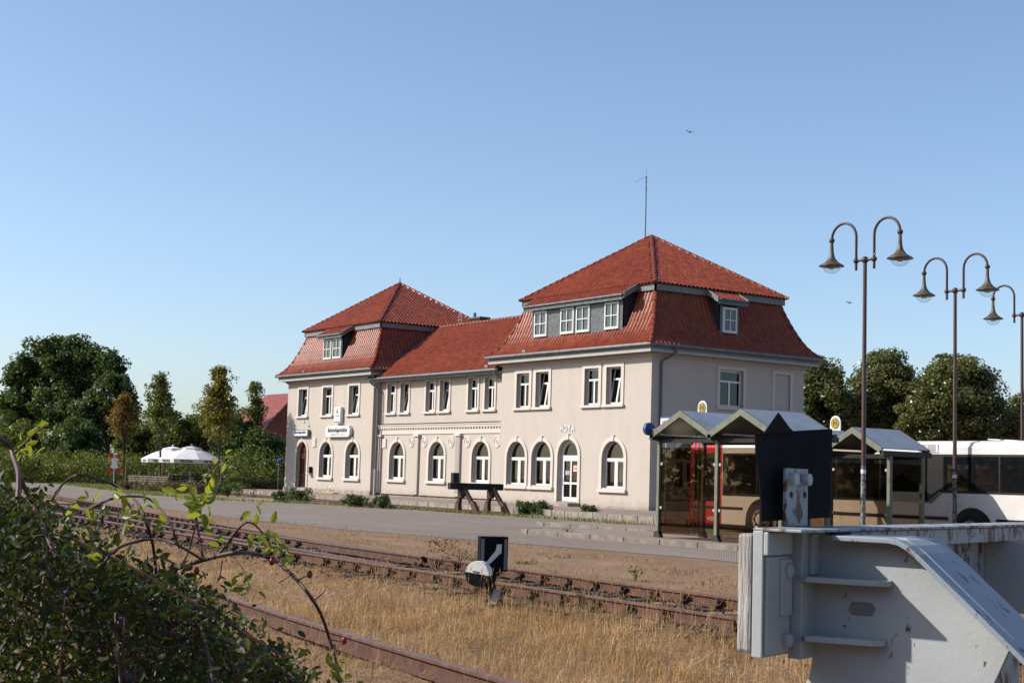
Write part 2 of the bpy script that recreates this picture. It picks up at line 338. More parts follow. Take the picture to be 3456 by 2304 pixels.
# ============================================================ STATION BUILDING
ST = thing('station_building', 'long cream plastered railway station with red tiled mansard roofs on two wings', 'building', (-18, 4.7, 0))
def arch(cx, hw, z0, zs, n=16):
    return [(cx-hw, z0), (cx+hw, z0)] + [(cx+hw*math.cos(math.pi*i/n), zs+hw*math.sin(math.pi*i/n)) for i in range(n+1)]
def rect(u0, u1, z0, z1): return [(u0, z0), (u1, z0), (u1, z1), (u0, z1)]
def T_front(y0): return lambda u, y, z: Vector((u, y0+y, z))
def T_end(x0): return lambda u, y, z: Vector((x0-y, u, z))
def wall(name, T, outline, holes, depth, mat, parent, thick=.3):
    loops = [outline]+holes; tri = tessellate_polygon([[Vector((u, z, 0)) for u, z in lp] for lp in loops])
    flat = [p for lp in loops for p in lp]; m = MB(); m.add([T(u, 0, z) for u, z in flat], [tuple(t) for t in tri])
    me = bpy.data.meshes.new(name); me.from_pydata(m.v, [], m.f)
    m2 = MB(); m2.v = m.v; m2.f = m.f
    for h in holes:
        n_ = len(h); k = len(m2.v); m2.v += [tuple(T(u, 0, z)) for u, z in h]+[tuple(T(u, depth, z)) for u, z in h]
        m2.f += [(k+i, k+(i+1) % n_, k+(i+1) % n_+n_, k+i+n_) for i in range(n_)]
    me2 = bpy.data.meshes.new(name); me2.from_pydata(m2.v, [], m2.f); me2.materials.append(MAT[mat])
    o = bpy.data.objects.new(name, me2); return link(o, parent)
def ring(T, outer, inner, y0, y1, closed=True):
    n_ = len(outer); m = MB(); v = []
    for y in (y0, y1):
        v += [T(u, y, z) for u, z in outer]+[T(u, y, z) for u, z in inner]
    f = []
    for i in range(n_ if closed else n_-1):
        j = (i+1) % n_; a, b, c, d = i, j, j+n_, i+n_
        f += [(a, b, c, d), (a+2*n_, d+2*n_, c+2*n_, b+2*n_), (a, a+2*n_, b+2*n_, b), (d, c, c+2*n_, d+2*n_)]
    if not closed: f += [(0, n_, 3*n_, 2*n_), (n_-1, 3*n_-1, 4*n_-1, 2*n_-1)]
    return m.add(v, f)
def tbox(m, T, u0, u1, y0, y1, z0, z1):
    v = [T(u, y, z) for z in (z0, z1) for y in (y0, y1) for u in (u0, u1)]
    return m.add(v, [(0, 2, 3, 1), (4, 5, 7, 6), (0, 1, 5, 4), (2, 6, 7, 3), (0, 4, 6, 2), (1, 3, 7, 5)])
def pane_obj(T, poly, y, parent, mat='pane'):
    me = MB().prism([T(u, y, z) for u, z in poly], T(0, .008, 0)-T(0, 0, 0)).build('pane', mat, parent); return me
def rect_window(T, u0, u1, z0, z1, tilt=False, trim=True, back=None, tw=.20, parent=ST, dep=.16, tra=.31, quad=False):
    fw = .055; m = ring(T, rect(u0, u1, z0, z1), rect(u0+fw, u1-fw, z0+fw, z1-fw), dep, dep+.07)
    w = m.build('window', 'whiteframe', parent)
    T2 = (lambda u, y, z: T(u, y+(z-z0)*.16, z)) if tilt else T
    zt = z1-(z1-z0)*tra; um = (u0+u1)/2; s = MB(); a, b_, c, d = u0+fw, u1-fw, z0+fw, z1-fw
    if quad:
        zt = (z0+z1)/2
    s2 = ring(T2, rect(a, b_, c, d), rect(a+.035, b_-.035, c+.05, d-.035), dep-.015, dep+.05)
    tbox(s2, T2, a, b_, dep-.02, dep+.05, zt-.045 if not quad else zt-.02, zt+.045 if not quad else zt+.02)
    tbox(s2, T2, um-.05 if not quad else um-.02, um+.05 if not quad else um+.02, dep-.018, dep+.05, c+.045, (zt-.04) if not quad else d-.03)
    s2.build('sash', 'whiteframe', w)
    y = dep+.02
    pane_obj(T2, rect(a+.03, um-.02, c+.04, zt-.02), y, w); pane_obj(T2, rect(um+.02, b_-.03, c+.04, zt-.02), y, w)
    if quad:
        pane_obj(T2, rect(a+.03, um-.02, zt+.02, d-.03), y, w); pane_obj(T2, rect(um+.02, b_-.03, zt+.02, d-.03), y, w)
    else: pane_obj(T2, rect(a+.03, b_-.03, zt+.03, d-.03), y, w)
    if trim:
        ou = [(u0-tw, z0), (u0-tw, z1+tw), (u1+tw, z1+tw), (u1+tw, z0)]; inn = [(u0, z0), (u0, z1), (u1, z1), (u1, z0)]
        ring(T, ou, inn, -.045, .02, False).build('trim', 'trim', w)
        tbox(MB(), T, u0-tw-.06, u1+tw+.06, -.13, .16, z0-.12, z0).build('sill', 'trim', w, bevel=.012)
    if back: tbox(MB(), T, *back).build('curtain', 'curtain', w)
    return w
def arch_window(T, cx, hw, z0, zs, parent=ST, back=None, mats=None):
    dep = .20; fw = .06; o_ = arch(cx, hw, z0, zs); i_ = arch(cx, hw-fw, z0+fw, zs)
    w = ring(T, o_, i_, dep, dep+.07).build('window', 'whiteframe', parent)
    s = MB(); tbox(s, T, cx-hw+fw, cx+hw-fw, dep-.03, dep+.06, zs-.09, zs+.02); tbox(s, T, cx-.07, cx+.07, dep-.02, dep+.06, z0+.05, zs-.08)
    for a, b_ in ((cx-hw+fw, cx-.07), (cx+.07, cx+hw-fw)):
        r = ring(T, rect(a, b_, z0+fw, zs-.09), rect(a+.045, b_-.045, z0+fw+.08, zs-.135), dep-.012, dep+.05); s.add(r.v, r.f)
    s.build('sash', 'whiteframe', w)
    y = dep+.02
    pane_obj(T, rect(cx-hw+fw+.04, cx-.105, z0+.13, zs-.12), y, w); pane_obj(T, rect(cx+.105, cx+hw-fw-.04, z0+.13, zs-.12), y, w)
    pane_obj(T, [(cx-hw+fw, zs+.015), (cx+hw-fw, zs+.015)]+[(cx+(hw-fw)*math.cos(math.pi*i/14), zs+.015+(hw-fw-.015)*math.sin(math.pi*i/14)) for i in range(1, 14)], y, w)
    arch_trim(T, cx, hw, z0, zs, w)
    tbox(MB(), T, cx-hw-.24, cx+hw+.24, -.14, .2, z0-.15, z0).build('sill', 'trim', w, bevel=.012)
    if back: tbox(MB(), T, *back).build('curtain', 'curtain', w)
    return w
def arch_trim(T, cx, hw, z0, zs, w, tw=.19):
    def path(r): return [(cx-r, z0)]+[(cx-r*math.cos(math.pi*i/18), zs+r*math.sin(math.pi*i/18)) for i in range(19)]+[(cx+r, z0)]
    ring(T, path(hw+tw), path(hw), -.05, .02, False).build('trim', 'trim', w)
    k = MB().prism([T(cx-.07, -.085, zs+hw-.02), T(cx+.07, -.085, zs+hw-.02), T(cx+.09, -.085, zs+hw+tw+.07), T(cx-.09, -.085, zs+hw+tw+.07)], T(0, .1, 0)-T(0, 0, 0)); k.build('keystone', 'trim', w)
XL0, XL1, XN0, XN1, DEP = -36.4, -25.1, -11.8, 0.0, 9.43; YM = .45
TW, TM, TE = T_front(0), T_front(YM), T_end(0)
HW = .80
# ground-floor arches: centre, opening half width
LG = [-30.78, -27.37]; MG = [-22.9, -18.58, -14.22]; NG = [-10.3, -8.15, -2.58]; ND = -6.0; LDr = -34.03
LU = [(-34.78, -33.62), (-31.45, -30.29), (-28.05, -26.89)]
MU = [(-24.2, -23.34), (-22.7, -21.8), (-19.9, -19.0), (-18.43, -17.5), (-15.58, -14.68), (-13.98, -13.08)]
NU = [(-10.42, -9.34), (-8.77, -7.71), (-4.83, -3.77), (-3.18, -2.11)]
ZU0, ZU1, ZG0, ZGS = 4.70, 6.42, .92, 2.28
up = lambda L: [rect(a, b, ZU0, ZU1) for a, b in L]
gr = lambda L: [arch(c, HW, ZG0, ZGS) for c in L]
wl_ = wall('front_wall', TW, rect(XL0, XL1, .22, 7.0), up(LU)+gr(LG)+[arch(LDr, .72, .24, 2.38)], .24, 'plaster', ST)
wall('front_wall', TM, rect(XL1, XN0, .16, 6.78), up(MU)+gr(MG), .24, 'plaster', ST)
wall('front_wall', TW, rect(XN0, XN1, .10, 7.0), up(NU)+gr(NG)+[arch(ND, HW, .2, 2.33)], .24, 'plaster', ST)
EW = [rect(4.03, 5.48, 4.75, 6.46), rect(7.5, 8.5, 4.78, 6.46)]
EG = [arch(2.2, HW, ZG0, ZGS), arch(6.4, HW, ZG0, ZGS)]
wall('end_wall', TE, rect(0, DEP, .0, 7.0), EW+EG, .24, 'plaster', ST)
# rear and hidden walls as closed shells behind
m = MB()
for x0, x1, y0 in ((XL0, XL1, 0), (XL1, XN0, YM), (XN0, XN1, 0)):
    m.add([(x0, DEP, 0), (x1, DEP, 0), (x1, DEP, 7), (x0, DEP, 7)], [(0, 1, 2, 3)])
for x, ya in ((XL0, 0), (XL1, 0), (XN0, 0)): m.add([(x, ya, 0), (x, DEP, 0), (x, DEP, 7), (x, ya, 7)], [(0, 1, 2, 3)])
m.build('rear_wall', 'plaster', ST)
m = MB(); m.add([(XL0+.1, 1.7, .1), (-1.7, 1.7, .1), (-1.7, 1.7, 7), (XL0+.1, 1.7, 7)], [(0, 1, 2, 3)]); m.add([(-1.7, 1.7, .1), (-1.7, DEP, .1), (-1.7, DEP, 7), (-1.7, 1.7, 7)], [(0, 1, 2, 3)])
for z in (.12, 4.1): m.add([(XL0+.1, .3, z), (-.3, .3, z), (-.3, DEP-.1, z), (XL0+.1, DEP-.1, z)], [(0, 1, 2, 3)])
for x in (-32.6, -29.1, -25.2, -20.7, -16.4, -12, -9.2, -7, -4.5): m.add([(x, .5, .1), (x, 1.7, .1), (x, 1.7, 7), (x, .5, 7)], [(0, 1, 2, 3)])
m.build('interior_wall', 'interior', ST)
# plinth
m = MB(); m.box(XL0-.05, XL1+.04, -.055, .3, -.05, .22); m.box(XL1+.04, XN0, YM-.05, YM+.3, -.05, .16); m.box(XN0-.02, XN1+.03, -.035, .3, -.05, .10); m.box(-.3, .035, .3, DEP+.03, -.05, .06)
m.build('plinth', 'plinth', ST)
for k, (a, b) in enumerate(LU): rect_window(TW, a, b, ZU0, ZU1, k in (0, 2), back=(a+.05, b-.05, .34, .36, ZU0+.05, ZU1-(.1 if k == 1 else .75)) if k != 0 else None)
for k, (a, b) in enumerate(MU): rect_window(TM, a, b, ZU0+.03, ZU1-.02, k in (1, 3), tw=.16)
for k, (a, b) in enumerate(NU): rect_window(TW, a, b, ZU0, ZU1, k in (1, 3))
rect_window(TE, 4.03, 5.48, 4.75, 6.46, tw=.17)
# blind window on the end wall: trim round a plastered recess
bw = tbox(MB(), TE, 7.5, 8.5, .06, .2, 4.78, 6.46).build('blind_window', 'plaster', ST)
ring(TE, [(7.33, 4.78), (7.33, 6.63), (8.67, 6.63), (8.67, 4.78)], [(7.5, 4.78), (7.5, 6.46), (8.5, 6.46), (8.5, 4.78)], -.045, .02, False).build('trim', 'trim', bw)
tbox(MB(), TE, 7.3, 8.74, -.12, .1, 4.66, 4.78).build('sill', 'trim', bw)
for c in LG: arch_window(TW, c, HW, ZG0, ZGS, back=(c-.7, c+.7, .5, .51, ZG0, 1.45))
for k, c in enumerate(MG): arch_window(TM, c, HW, ZG0+.02, ZGS, back=[None, (c-.2, c+.7, .7, .71, ZG0, 2.0), (c-.1, c+.6, .8, .81, ZG0+.2, 2.0)][k])
for k, c in enumerate(NG):
    w = arch_window(TW, c, HW, ZG0-.06, ZGS-.03)
    if k == 2:
        cu = MB()
        for i in range(16): cu.obox((c-.72+i*.09, .55, ZG0-.1), (.055, .03, 0), (.004, -.008, 0), (0, 0, 2.2))
        cu.build('curtain', 'curtain', w)
    if k == 0: tbox(MB(), TW, c-.52, c-.18, .33, .335, 1.02, 1.95).build('poster', 'yellowsign', w); tbox(MB(), TW, c-.45, c-.18, .325, .33, 1.72, 1.95).build('poster', 'blue', w)
    if k == 1: tbox(MB(), TW, c+.35, c+.72, .33, .335, 1.05, 2.05).build('poster', 'offwhite', w); tbox(MB(), TW, c-.3, c-.08, .33, .335, 1.3, 1.5).build('poster', 'red', w); tbox(MB(), TW, c-.3, c-.1, .33, .335, 1.6, 1.8).build('poster', 'blue', w)
    if k == 0: pass
w = bpy.data.objects['window.%03d' % 0] if 'window.000' in bpy.data.objects else None
for c in (2.2, 6.4): arch_window(TE, c, HW, ZG0, ZGS)
# station door, white with four lights
d = ring(TW, arch(ND, HW, .2, 2.33), arch(ND, HW-.16, .2, 2.33), .20, .27).build('door', 'whiteframe', ST)
s = MB(); tbox(s, TW, ND-HW, ND+HW, .18, .27, 2.25, 2.38)
r = ring(TW, rect(ND-.66, ND+.66, .22, 2.25), rect(ND-.56, ND+.56, .42, 2.12), .19, .25); s.add(r.v, r.f)
tbox(s, TW, ND-.05, ND+.05, .185, .25, .4, 2.13); tbox(s, TW, ND-.57, ND+.57, .188, .25, 1.02, 1.12); s.build('door_leaf', 'whiteframe', d)
for a, b in ((-.56, -.05), (.05, .56)):
    pane_obj(TW, rect(ND+a, ND+b, 1.12, 2.12), .22, d); pane_obj(TW, rect(ND+a, ND+b, .42, 1.02), .22, d)
pane_obj(TW, [(ND-.64, 2.38), (ND+.64, 2.38)]+[(ND+.64*math.cos(math.pi*i/14), 2.38+.6*math.sin(math.pi*i/14)) for i in range(1, 14)], .23, d)
arch_trim(TW, ND, HW, .12, 2.33, d)
MB().tube([(ND-.66, .18, 1.0), (ND-.66, .12, 1.0), (ND-.66, .12, 1.32), (ND-.66, .18, 1.32)], .014, 6).build('handle', 'steel', d)
st_ = tbox(MB(), TW, ND+.14, ND+.46, .205, .208, 1.62, 1.92); st_.build('sticker', 'white', d)
r = ring(TW, rect(ND+.13, ND+.47, 1.61, 1.93), rect(ND+.16, ND+.44, 1.64, 1.90), .200, .204); r.build('sticker', 'red', d)
text('DB', .19, 'red', frame_M((ND+.30, .2025, 1.77), (1, 0, 0), (0, 0, 1)), 'lettering', d, bold=.004, ext=.001)
tbox(MB(), TW, ND-.46, ND-.12, .204, .207, 1.46, 1.66).build('sticker', 'blind', d)
MB().box(ND-1.05, ND+1.05, -.75, -.03, -.02, .17).build('door_step', 'plinth', ST, bevel=.02)
# restaurant door: brown double leaf under a brown arch panel
d = ring(TW, arch(LDr, .72, .24, 2.38), arch(LDr, .66, .24, 2.38), .22, .30).build('door', 'browndoor', ST)
tbox(MB(), TW, LDr-.68, LDr+.68, .24, .32, 2.22, 2.38).build('transom', 'browndoor', d)
MB().prism([TW(u, .27, z) for u, z in [(LDr-.67, 2.38), (LDr+.67, 2.38)]+[(LDr+.67*math.cos(math.pi*i/14), 2.38+.67*math.sin(math.pi*i/14)) for i in range(1, 14)]], (0, .04, 0)).build('arch_panel', 'browndoor', d)
for a, b in ((LDr-.66, LDr-.012), (LDr+.012, LDr+.66)):
    lf = ring(TW, rect(a, b, .25, 2.21), rect(a+.10, b-.10, .40, 2.05), .25, .31); tbox(lf, TW, a+.09, b-.09, .26, .31, .95, 1.07); tbox(lf, TW, (a+b)/2-.03, (a+b)/2+.03, .255, .31, .4, 2.06); tbox(lf, TW, a+.1, b-.1, .285, .31, .4, .95); lf.build('door_leaf', 'browndoor', d)
    pane_obj(TW, rect(a+.1, b-.1, 1.07, 2.05), .29, d, 'doorglass')
arch_trim(TW, LDr, .72, .22, 2.38, d, .18)
# mid-section entablature, dentils, pilasters and roundels
m = MB(); yb = YM
for z0, z1, p in ((3.50, 3.78, .05), (3.86, 3.98, .13), (3.98, 4.04, .17), (3.78, 3.86, .03)): m.box(XL1+.05, XN0-.01, yb-p, yb+.02, z0, z1)
m.build('cornice', 'trim', ST)
dm = MB().box(-.075, .075, -.06, .03, -.035, .035).mesh('dentil', 'trim')
xx = XL1+.2
while xx < XN0-.1: inst('dentil', dm, Matrix.Translation((xx, yb-.055, 3.822)), ST); xx += .27
for cx, fl in ((-20.62, 0), (-16.33, 1), (XL1+.25, 0), (XN0-.12, 2)):
    w_ = .21 if fl < 2 else .1
    p = MB().box(cx-w_, cx+w_, yb-.12, yb+.02, .16, 3.36).build('pilaster', 'trim' if fl == 2 else 'greypil' if 'greypil' in MAT else 'plaster', ST)
    MB().box(cx-w_-.09, cx+w_+.09, yb-.2, yb+.02, 3.36, 3.498).build('capital', 'trim', p)
    if fl == 1:
        for i in range(5): MB().box(cx-.17+i*.08-.012, cx-.17+i*.08+.012, yb-.135, yb-.119, .35, 3.25).build('flute', 'trim', p)
    else: MB().box(cx-w_+.05, cx+w_-.05, yb-.128, yb-.119, .35, 3.25).build('flute', 'plaster', p)
rs = MB().lathe([(.31, 0), (.31, .035), (.24, .05), (.22, .02), (.15, .02), (.13, .045), (.09, .045), (.07, .02), (.035, .02), (.03, .06), (.001, .07)], (0, 0, 0), 22, 'y', False).mesh('roundel', 'trim', True)
for x in (-21.35, -19.95, -17.15, -15.55, -12.72): inst('roundel', rs, Matrix.Translation((x, yb+.005, 3.06))@Matrix.Rotation(math.pi, 4, 'Z'), ST)
for i, ch in enumerate('HOYA'): text(ch, .44, 'white', frame_M((-6.55+i*.30, -.012, 3.64), (1, 0, 0), (0, 0, 1)), 'letter', ST, .72, .02, bold=.006)
# louvred vents
for T, u, z in ((TW, -32.35, 3.05), (TM, -24.35, 3.0)):
    v_ = tbox(MB(), T, u-.22, u+.22, -.05, .02, z-.28, z+.28).build('vent_grille', 'trim', ST)
    for i in range(6): tbox(MB(), T, u-.19, u+.19, -.075, -.04, z-.24+i*.085, z-.20+i*.085).build('slat', 'whiteframe', v_)
MB().box(-3.34+.0, -3.3, -.04, .0, 1.0, 1.0+.01).build('cable_clip', 'zinc', ST) if False else None

# ---------------------------------------------------------------- roofs
PROF = [(-.60, 7.27), (-.25, 7.53), (.02, 7.89), (.18, 8.18), (.31, 8.46), (.45, 8.76), (.58, 9.09), (.70, 9.40), (.80, 9.70), (.88, 9.97)]
def cumlen(P): 
    L = [0]
    for a, b in zip(P[:-1], P[1:]): L.append(L[-1]+math.hypot(b[0]-a[0], b[1]-a[1]))
    return L
def resample(P, step):
    L = cumlen(P); n_ = max(1, round(L[-1]/step)); out = []
    for i in range(n_+1):
        s = L[-1]*i/n_; k = max(j for j in range(len(L)) if L[j] <= s+1e-9); k = min(k, len(P)-2); f = (s-L[k])/(L[k+1]-L[k])
        out.append((P[k][0]+(P[k+1][0]-P[k][0])*f, P[k][1]+(P[k+1][1]-P[k][1])*f))
    return out
TILE_W = .25; TV, TF = [], []; TN = 0; CAND = []
SS = [0, .14, .28, .42, .6, .8, 1.0]
def hprof(s): return .042*(1+math.cos(2*math.pi*(s-.22)))
def tile_rows(rows, skip=None, cand=False, over=.035):
    """rows: list of (A,B) eave-to-ridge boundary corners; lays pantiles between them"""
    global TN
    U = (rows[0][1]-rows[0][0]).normalized()
    for (A0, B0), (A1, B1) in zip(rows[:-1], rows[1:]):
        up_ = (A1-A0); up_ = (up_-U*up_.dot(U)); le = up_.length; un = up_/le; N = U.cross(un).normalized()
        if N.z < 0: N = -N
        ua0, ub0, ua1, ub1 = A0.dot(U), B0.dot(U), A1.dot(U), B1.dot(U)
        lo, hi = min(ua0, ua1), max(ub0, ub1); k0 = math.floor(lo/TILE_W); k1 = math.ceil(hi/TILE_W)
        for k in range(k0, k1):
            u0, u1 = k*TILE_W, (k+1)*TILE_W; um = (u0+u1)/2; mid = A0+U*(um-ua0)+up_*.5
            la, lb = (ua0+ua1)/2, (ub0+ub1)/2
            if u1 < la-.02 or u0 > lb+.02: continue
            if skip and skip(mid): continue
            full = u0 >= max(ua0, ua1) and u1 <= min(ub0, ub1)
            if cand and full:
                o = A0+U*(u0-ua0); M = Matrix(((U.x, un.x, N.x, o.x), (U.y, un.y, N.y, o.y), (U.z, un.z, N.z, o.z), (0, 0, 0, 1)))
                CAND.append(((mid-CAMP).length, M, le)); continue
            jit = RNG.normal(0, .003)
            b0 = []; t0 = []; l0 = []; c0_ = []
            for s in SS:
                u = u0+s*TILE_W; ub_ = min(max(u, ua0), ub0); ut = min(max(u, ua1), ub1)
                pb = A0+U*(ub_-ua0)+N*(hprof(s)+.016+jit); pt = A1+U*(ut-ua1)+un*over+N*(hprof(s)+.004)
                b0.append(pb); t0.append(pt); l0.append(pb-N*.016)
            base = TN; TV.extend([tuple(p) for p in b0+t0+l0+b0]); n_ = len(SS); TN += 4*n_
            for i in range(n_-1): TF.append((base+i, base+i+1, base+n_+i+1, base+n_+i)); TF.append((base+2*n_+i, base+2*n_+i+1, base+3*n_+i+1, base+3*n_+i))
def side_rows(rc, P, side, ex=None, qr=None):
    x0, x1, y0, y1 = rc; out = []
    for q in P:
        qx, qy, z = q if len(q) == 3 else (q[0], q[0], q[1])
        c = {'front': ((x0+qx, y0+qy), (x1-qx, y0+qy)), 'right': ((x1-qx, y0+qy), (x1-qx, y1-qy)), 'back': ((x1-qx, y1-qy), (x0+qx, y1-qy)), 'left': ((x0+qx, y1-qy), (x0+qx, y0+qy))}[side]
        out.append((Vector((*c[0], z)), Vector((*c[1], z))))
    return out
def base_surface(rows, m):
    k = len(m.v)
    for a, b in rows: m.v += [tuple(a), tuple(b)]
    for i in range(len(rows)-1): m.f.append((k+2*i, k+2*i+1, k+2*i+3, k+2*i+2))
roof = {}
rdg = MB()
n_ = 7; v = []
for j, (y, r) in enumerate(((0, .125), (.36, .098), (.40, .098))):
    for i in range(n_): a = math.pi*(i/(n_-1))*1.1-.157; v.append((r*math.cos(a), y, r*math.sin(a)*.9))
f = [(j*n_+i, j*n_+i+1, (j+1)*n_+i+1, (j+1)*n_+i) for j in range(2) for i in range(n_-1)]; f.append(tuple(range(n_)))
rme = bpy.data.meshes.new('ridge_tile'); rme.from_pydata(v, [], f); rme.materials.append(MAT['ridge'])
for p in rme.polygons[:-1]: p.use_smooth = True
def ridge_line(P, parent, step=.34, up_hint=Vector((0, 0, 1)), lift=.02, out=None):
    for a, b in zip(P[:-1], P[1:]): pass
    L = [0]
    for a, b in zip(P[:-1], P[1:]): L.append(L[-1]+(b-a).length)
    n_ = max(1, int(L[-1]/step))
    def pos(s):
        k = max(j for j in range(len(L)) if L[j] <= s+1e-9); k = min(k, len(P)-2); return P[k]+(P[k+1]-P[k])*((s-L[k])/(L[k+1]-L[k]))
    for i in range(n_):
        a = pos(L[-1]*i/n_); b = pos(L[-1]*(i+1)/n_); Y = (b-a).normalized(); h = up_hint if out is None else out
        X = Y.cross(h).normalized(); Z = X.cross(Y).normalized(); s = (b-a).length/.36
        inst('ridge_tile', rme, Matrix(((X.x, Y.x*s, Z.x, a.x+Z.x*lift), (X.y, Y.y*s, Z.y, a.y+Z.y*lift), (X.z, Y.z*s, Z.z, a.z+Z.z*lift), (0, 0, 0, 1))), parent)
def wing_roof(x0, x1, name, apex, dorm_front, dorm_right):
    rc = (x0, x1, 0, DEP); R = MB(); P = resample(PROF, .31)
    for sd_ in ('front', 'right', 'back', 'left'): base_surface(side_rows(rc, P, sd_), R)
    hx, hy = (x1-x0)/2, DEP/2; f0 = (.56, .56, 10.16); f1 = (hx, hy, apex)
    n_ = round(math.hypot(hy-.56, apex-10.16)/.31); Q = [tuple(f0[k]+(f1[k]-f0[k])*i/n_ for k in range(3)) for i in range(n_+1)]
    for sd_ in ('front', 'right', 'back', 'left'): base_surface(side_rows(rc, [Q[0], Q[-1]], sd_), R)
    rf = R.build('roof', 'tilebase', ST)
    # fascia under the upper roof
    fa = MB(); 
    for (q, z0, z1) in ((.66, 9.86, 10.15),):
        fa.box(x0+q, x1-q, q, q+.08, z0, z1); fa.box(x1-q-.08, x1-q, q, DEP-q, z0, z1); fa.box(x0+q, x0+q+.08, q, DEP-q, z0, z1)
        fa.add([(x0+.56, .56, 10.15), (x1-.56, .56, 10.15), (x1-.56, DEP-.56, 10.15), (x0+.56, DEP-.56, 10.15)], [(0, 1, 2, 3)])
    fa.build('fascia', 'greywood', rf)
    tile_rows(side_rows(rc, P, 'front'), dorm_front, cand=(name == 'near')); tile_rows(side_rows(rc, P, 'right'), dorm_right); 
    tile_rows(side_rows(rc, Q, 'front'), None); tile_rows(side_rows(rc, Q, 'right'), None)
    if name == 'left': tile_rows(side_rows(rc, P, 'left'), None)
    # hips
    for cx, sx, cy, sy in ((x1, -1, 0, 1), (x0, 1, 0, 1), (x1, -1, DEP, -1)):
        L = [Vector((cx+sx*q, cy+sy*q, z)) for q, z in P]; ridge_line(L, rf, .33, out=Vector((-sx*.8, -sy*.8, .8)))
        L = [Vector((cx+sx*q[0], cy+sy*q[1], q[2])) for q in (Q[0], Q[-1])]; ridge_line(L, rf, .35)
    L = [Vector((x0+Q[0][0], DEP-Q[0][1], Q[0][2])), Vector((x0+Q[-1][0], DEP-Q[-1][1], Q[-1][2]))]; ridge_line(L, rf, .35)
    # eaves: fascia box, cove, gutter
    e = MB(); e.box(x0-.50, x1+.50, -.50, -.44, 6.95, 7.22); e.box(x1+.44, x1+.50, -.44, DEP+.5, 6.95, 7.22); e.box(x0-.50, x0-.44, -.44, DEP+.5, 6.95, 7.22)
    e.add([(x0-.47, -.47, 6.96), (x1+.47, -.47, 6.96), (x1+.47, DEP+.47, 6.96), (x0-.47, DEP+.47, 6.96)], [(0, 1, 2, 3)]); e.build('eaves_board', 'greywood', rf)
    e = MB(); e.box(x0-.52, x1+.52, -.525, -.5, 6.93, 7.05); e.box(x1+.5, x1+.525, -.5, DEP+.5, 6.93, 7.05); e.build('eaves_lit_strip', 'litboard', rf)  # sunlit foot of the fascia painted as a paler strip
    c = MB()
    for q, z0, z1 in ((.15, 6.87, 6.958), (.08, 6.79, 6.87)): c.box(x0-q, x1+q, -q, .0, z0, z1); c.box(x1, x1+q, 0, DEP+q, z0, z1); c.box(x0-q, x0, 0, DEP+q, z0, z1)
    c.build('eaves_cornice', 'plaster', rf)
    g = MB(); q = .63; g.tube([(x0-q-.03, -q, 7.26), (x1+q, -q, 7.26), (x1+q, DEP+q, 7.26)], .075, 8); g.build('gutter', 'zinc', rf, True)
    return rf
DFN = (-9.45, -2.12)
skip_n = lambda p: DFN[0] < p.x < DFN[1] and p.z > 8.10
skip_nr = lambda p: 4.0 < p.y < 5.3 and p.z > 8.12
skip_l = lambda p: -31.95 < p.x < -29.35 and p.z > 8.12
rn = wing_roof(XN0, XN1, 'near', 13.36, skip_n, skip_nr)
rl = wing_roof(XL0, XL1, 'left', 13.28, skip_l, lambda p: False)
# middle roof
n_ = round(math.hypot(5.05, 3.42)/.31); A, B = Vector((-25.75, -.12, 6.74)), Vector((-11.6, -.12, 6.74)); A1, B1 = Vector((-28, 4.7, 10.12)), Vector((-9.5, 4.7, 10.12))
rows = []
for i in range(n_+1):
    f_ = i/n_; p = A.lerp(A1, f_); y, z = p.y, p.z
    # clip to the mansard sides of the wings
    def qz(z): 
        if z <= PROF[0][1]: return 0.0 if z > 7.0 else -.05
        for (q0, z0), (q1, z1) in zip(PROF[:-1], PROF[1:]):
            if z0 <= z <= z1: return q0+(q1-q0)*(z-z0)/(z1-z0)
        return PROF[-1][0]
    xl = -25.55 if z < 7.2 else XL1-qz(z)-.1; xr = XN0+.05 if z < 7.2 else XN0+qz(z)+.1
    rows.append((Vector((xl, y, z)), Vector((xr, y, z))))
m = MB(); base_surface(rows, m); m.add([rows[-1][0], rows[-1][1], (rows[-1][1].x, DEP, 6.9), (rows[-1][0].x, DEP, 6.9)], [(0, 1, 2, 3)])
rm = m.build('roof', 'tilebase', ST); tile_rows(rows)
ridge_line([rows[-1][0]+Vector((.1, 0, .02)), rows[-1][1]+Vector((0, 0, .02))], rm, .36)
g = MB().tube([(-25.7, -.17, 6.70), (-11.95, -.17, 6.70)], .075, 8).build('gutter', 'zinc', rm, True)
MB().box(-25.1, -11.8, -.06, YM, 6.52, 6.64).build('eaves_board', 'greywood', rm)
fl = MB(); pts = [Vector((r[0].x+.06, r[0].y, r[0].z+.07)) for r in rows if r[0].z > 7.25]
fl.tube(pts, .10, 5); fl.build('valley_flashing', 'leadblue', rm)
# snow-guard lead patches on the eaves
for x, y, z in ((-9.2, -.55, 7.36), (-33.3, -.55, 7.36), (-25.1, -.1, 6.84), (-13.2, -.1, 6.84)):
    MB().prism([(x-.16, y, z-.06), (x+.16, y, z-.06), (x+.12, y+.03, z+.14), (x-.12, y+.03, z+.14)], (0, .05, .03)).build('vent_tile', 'zinc', rn if x > -11 else rl if x < -26 else rm)
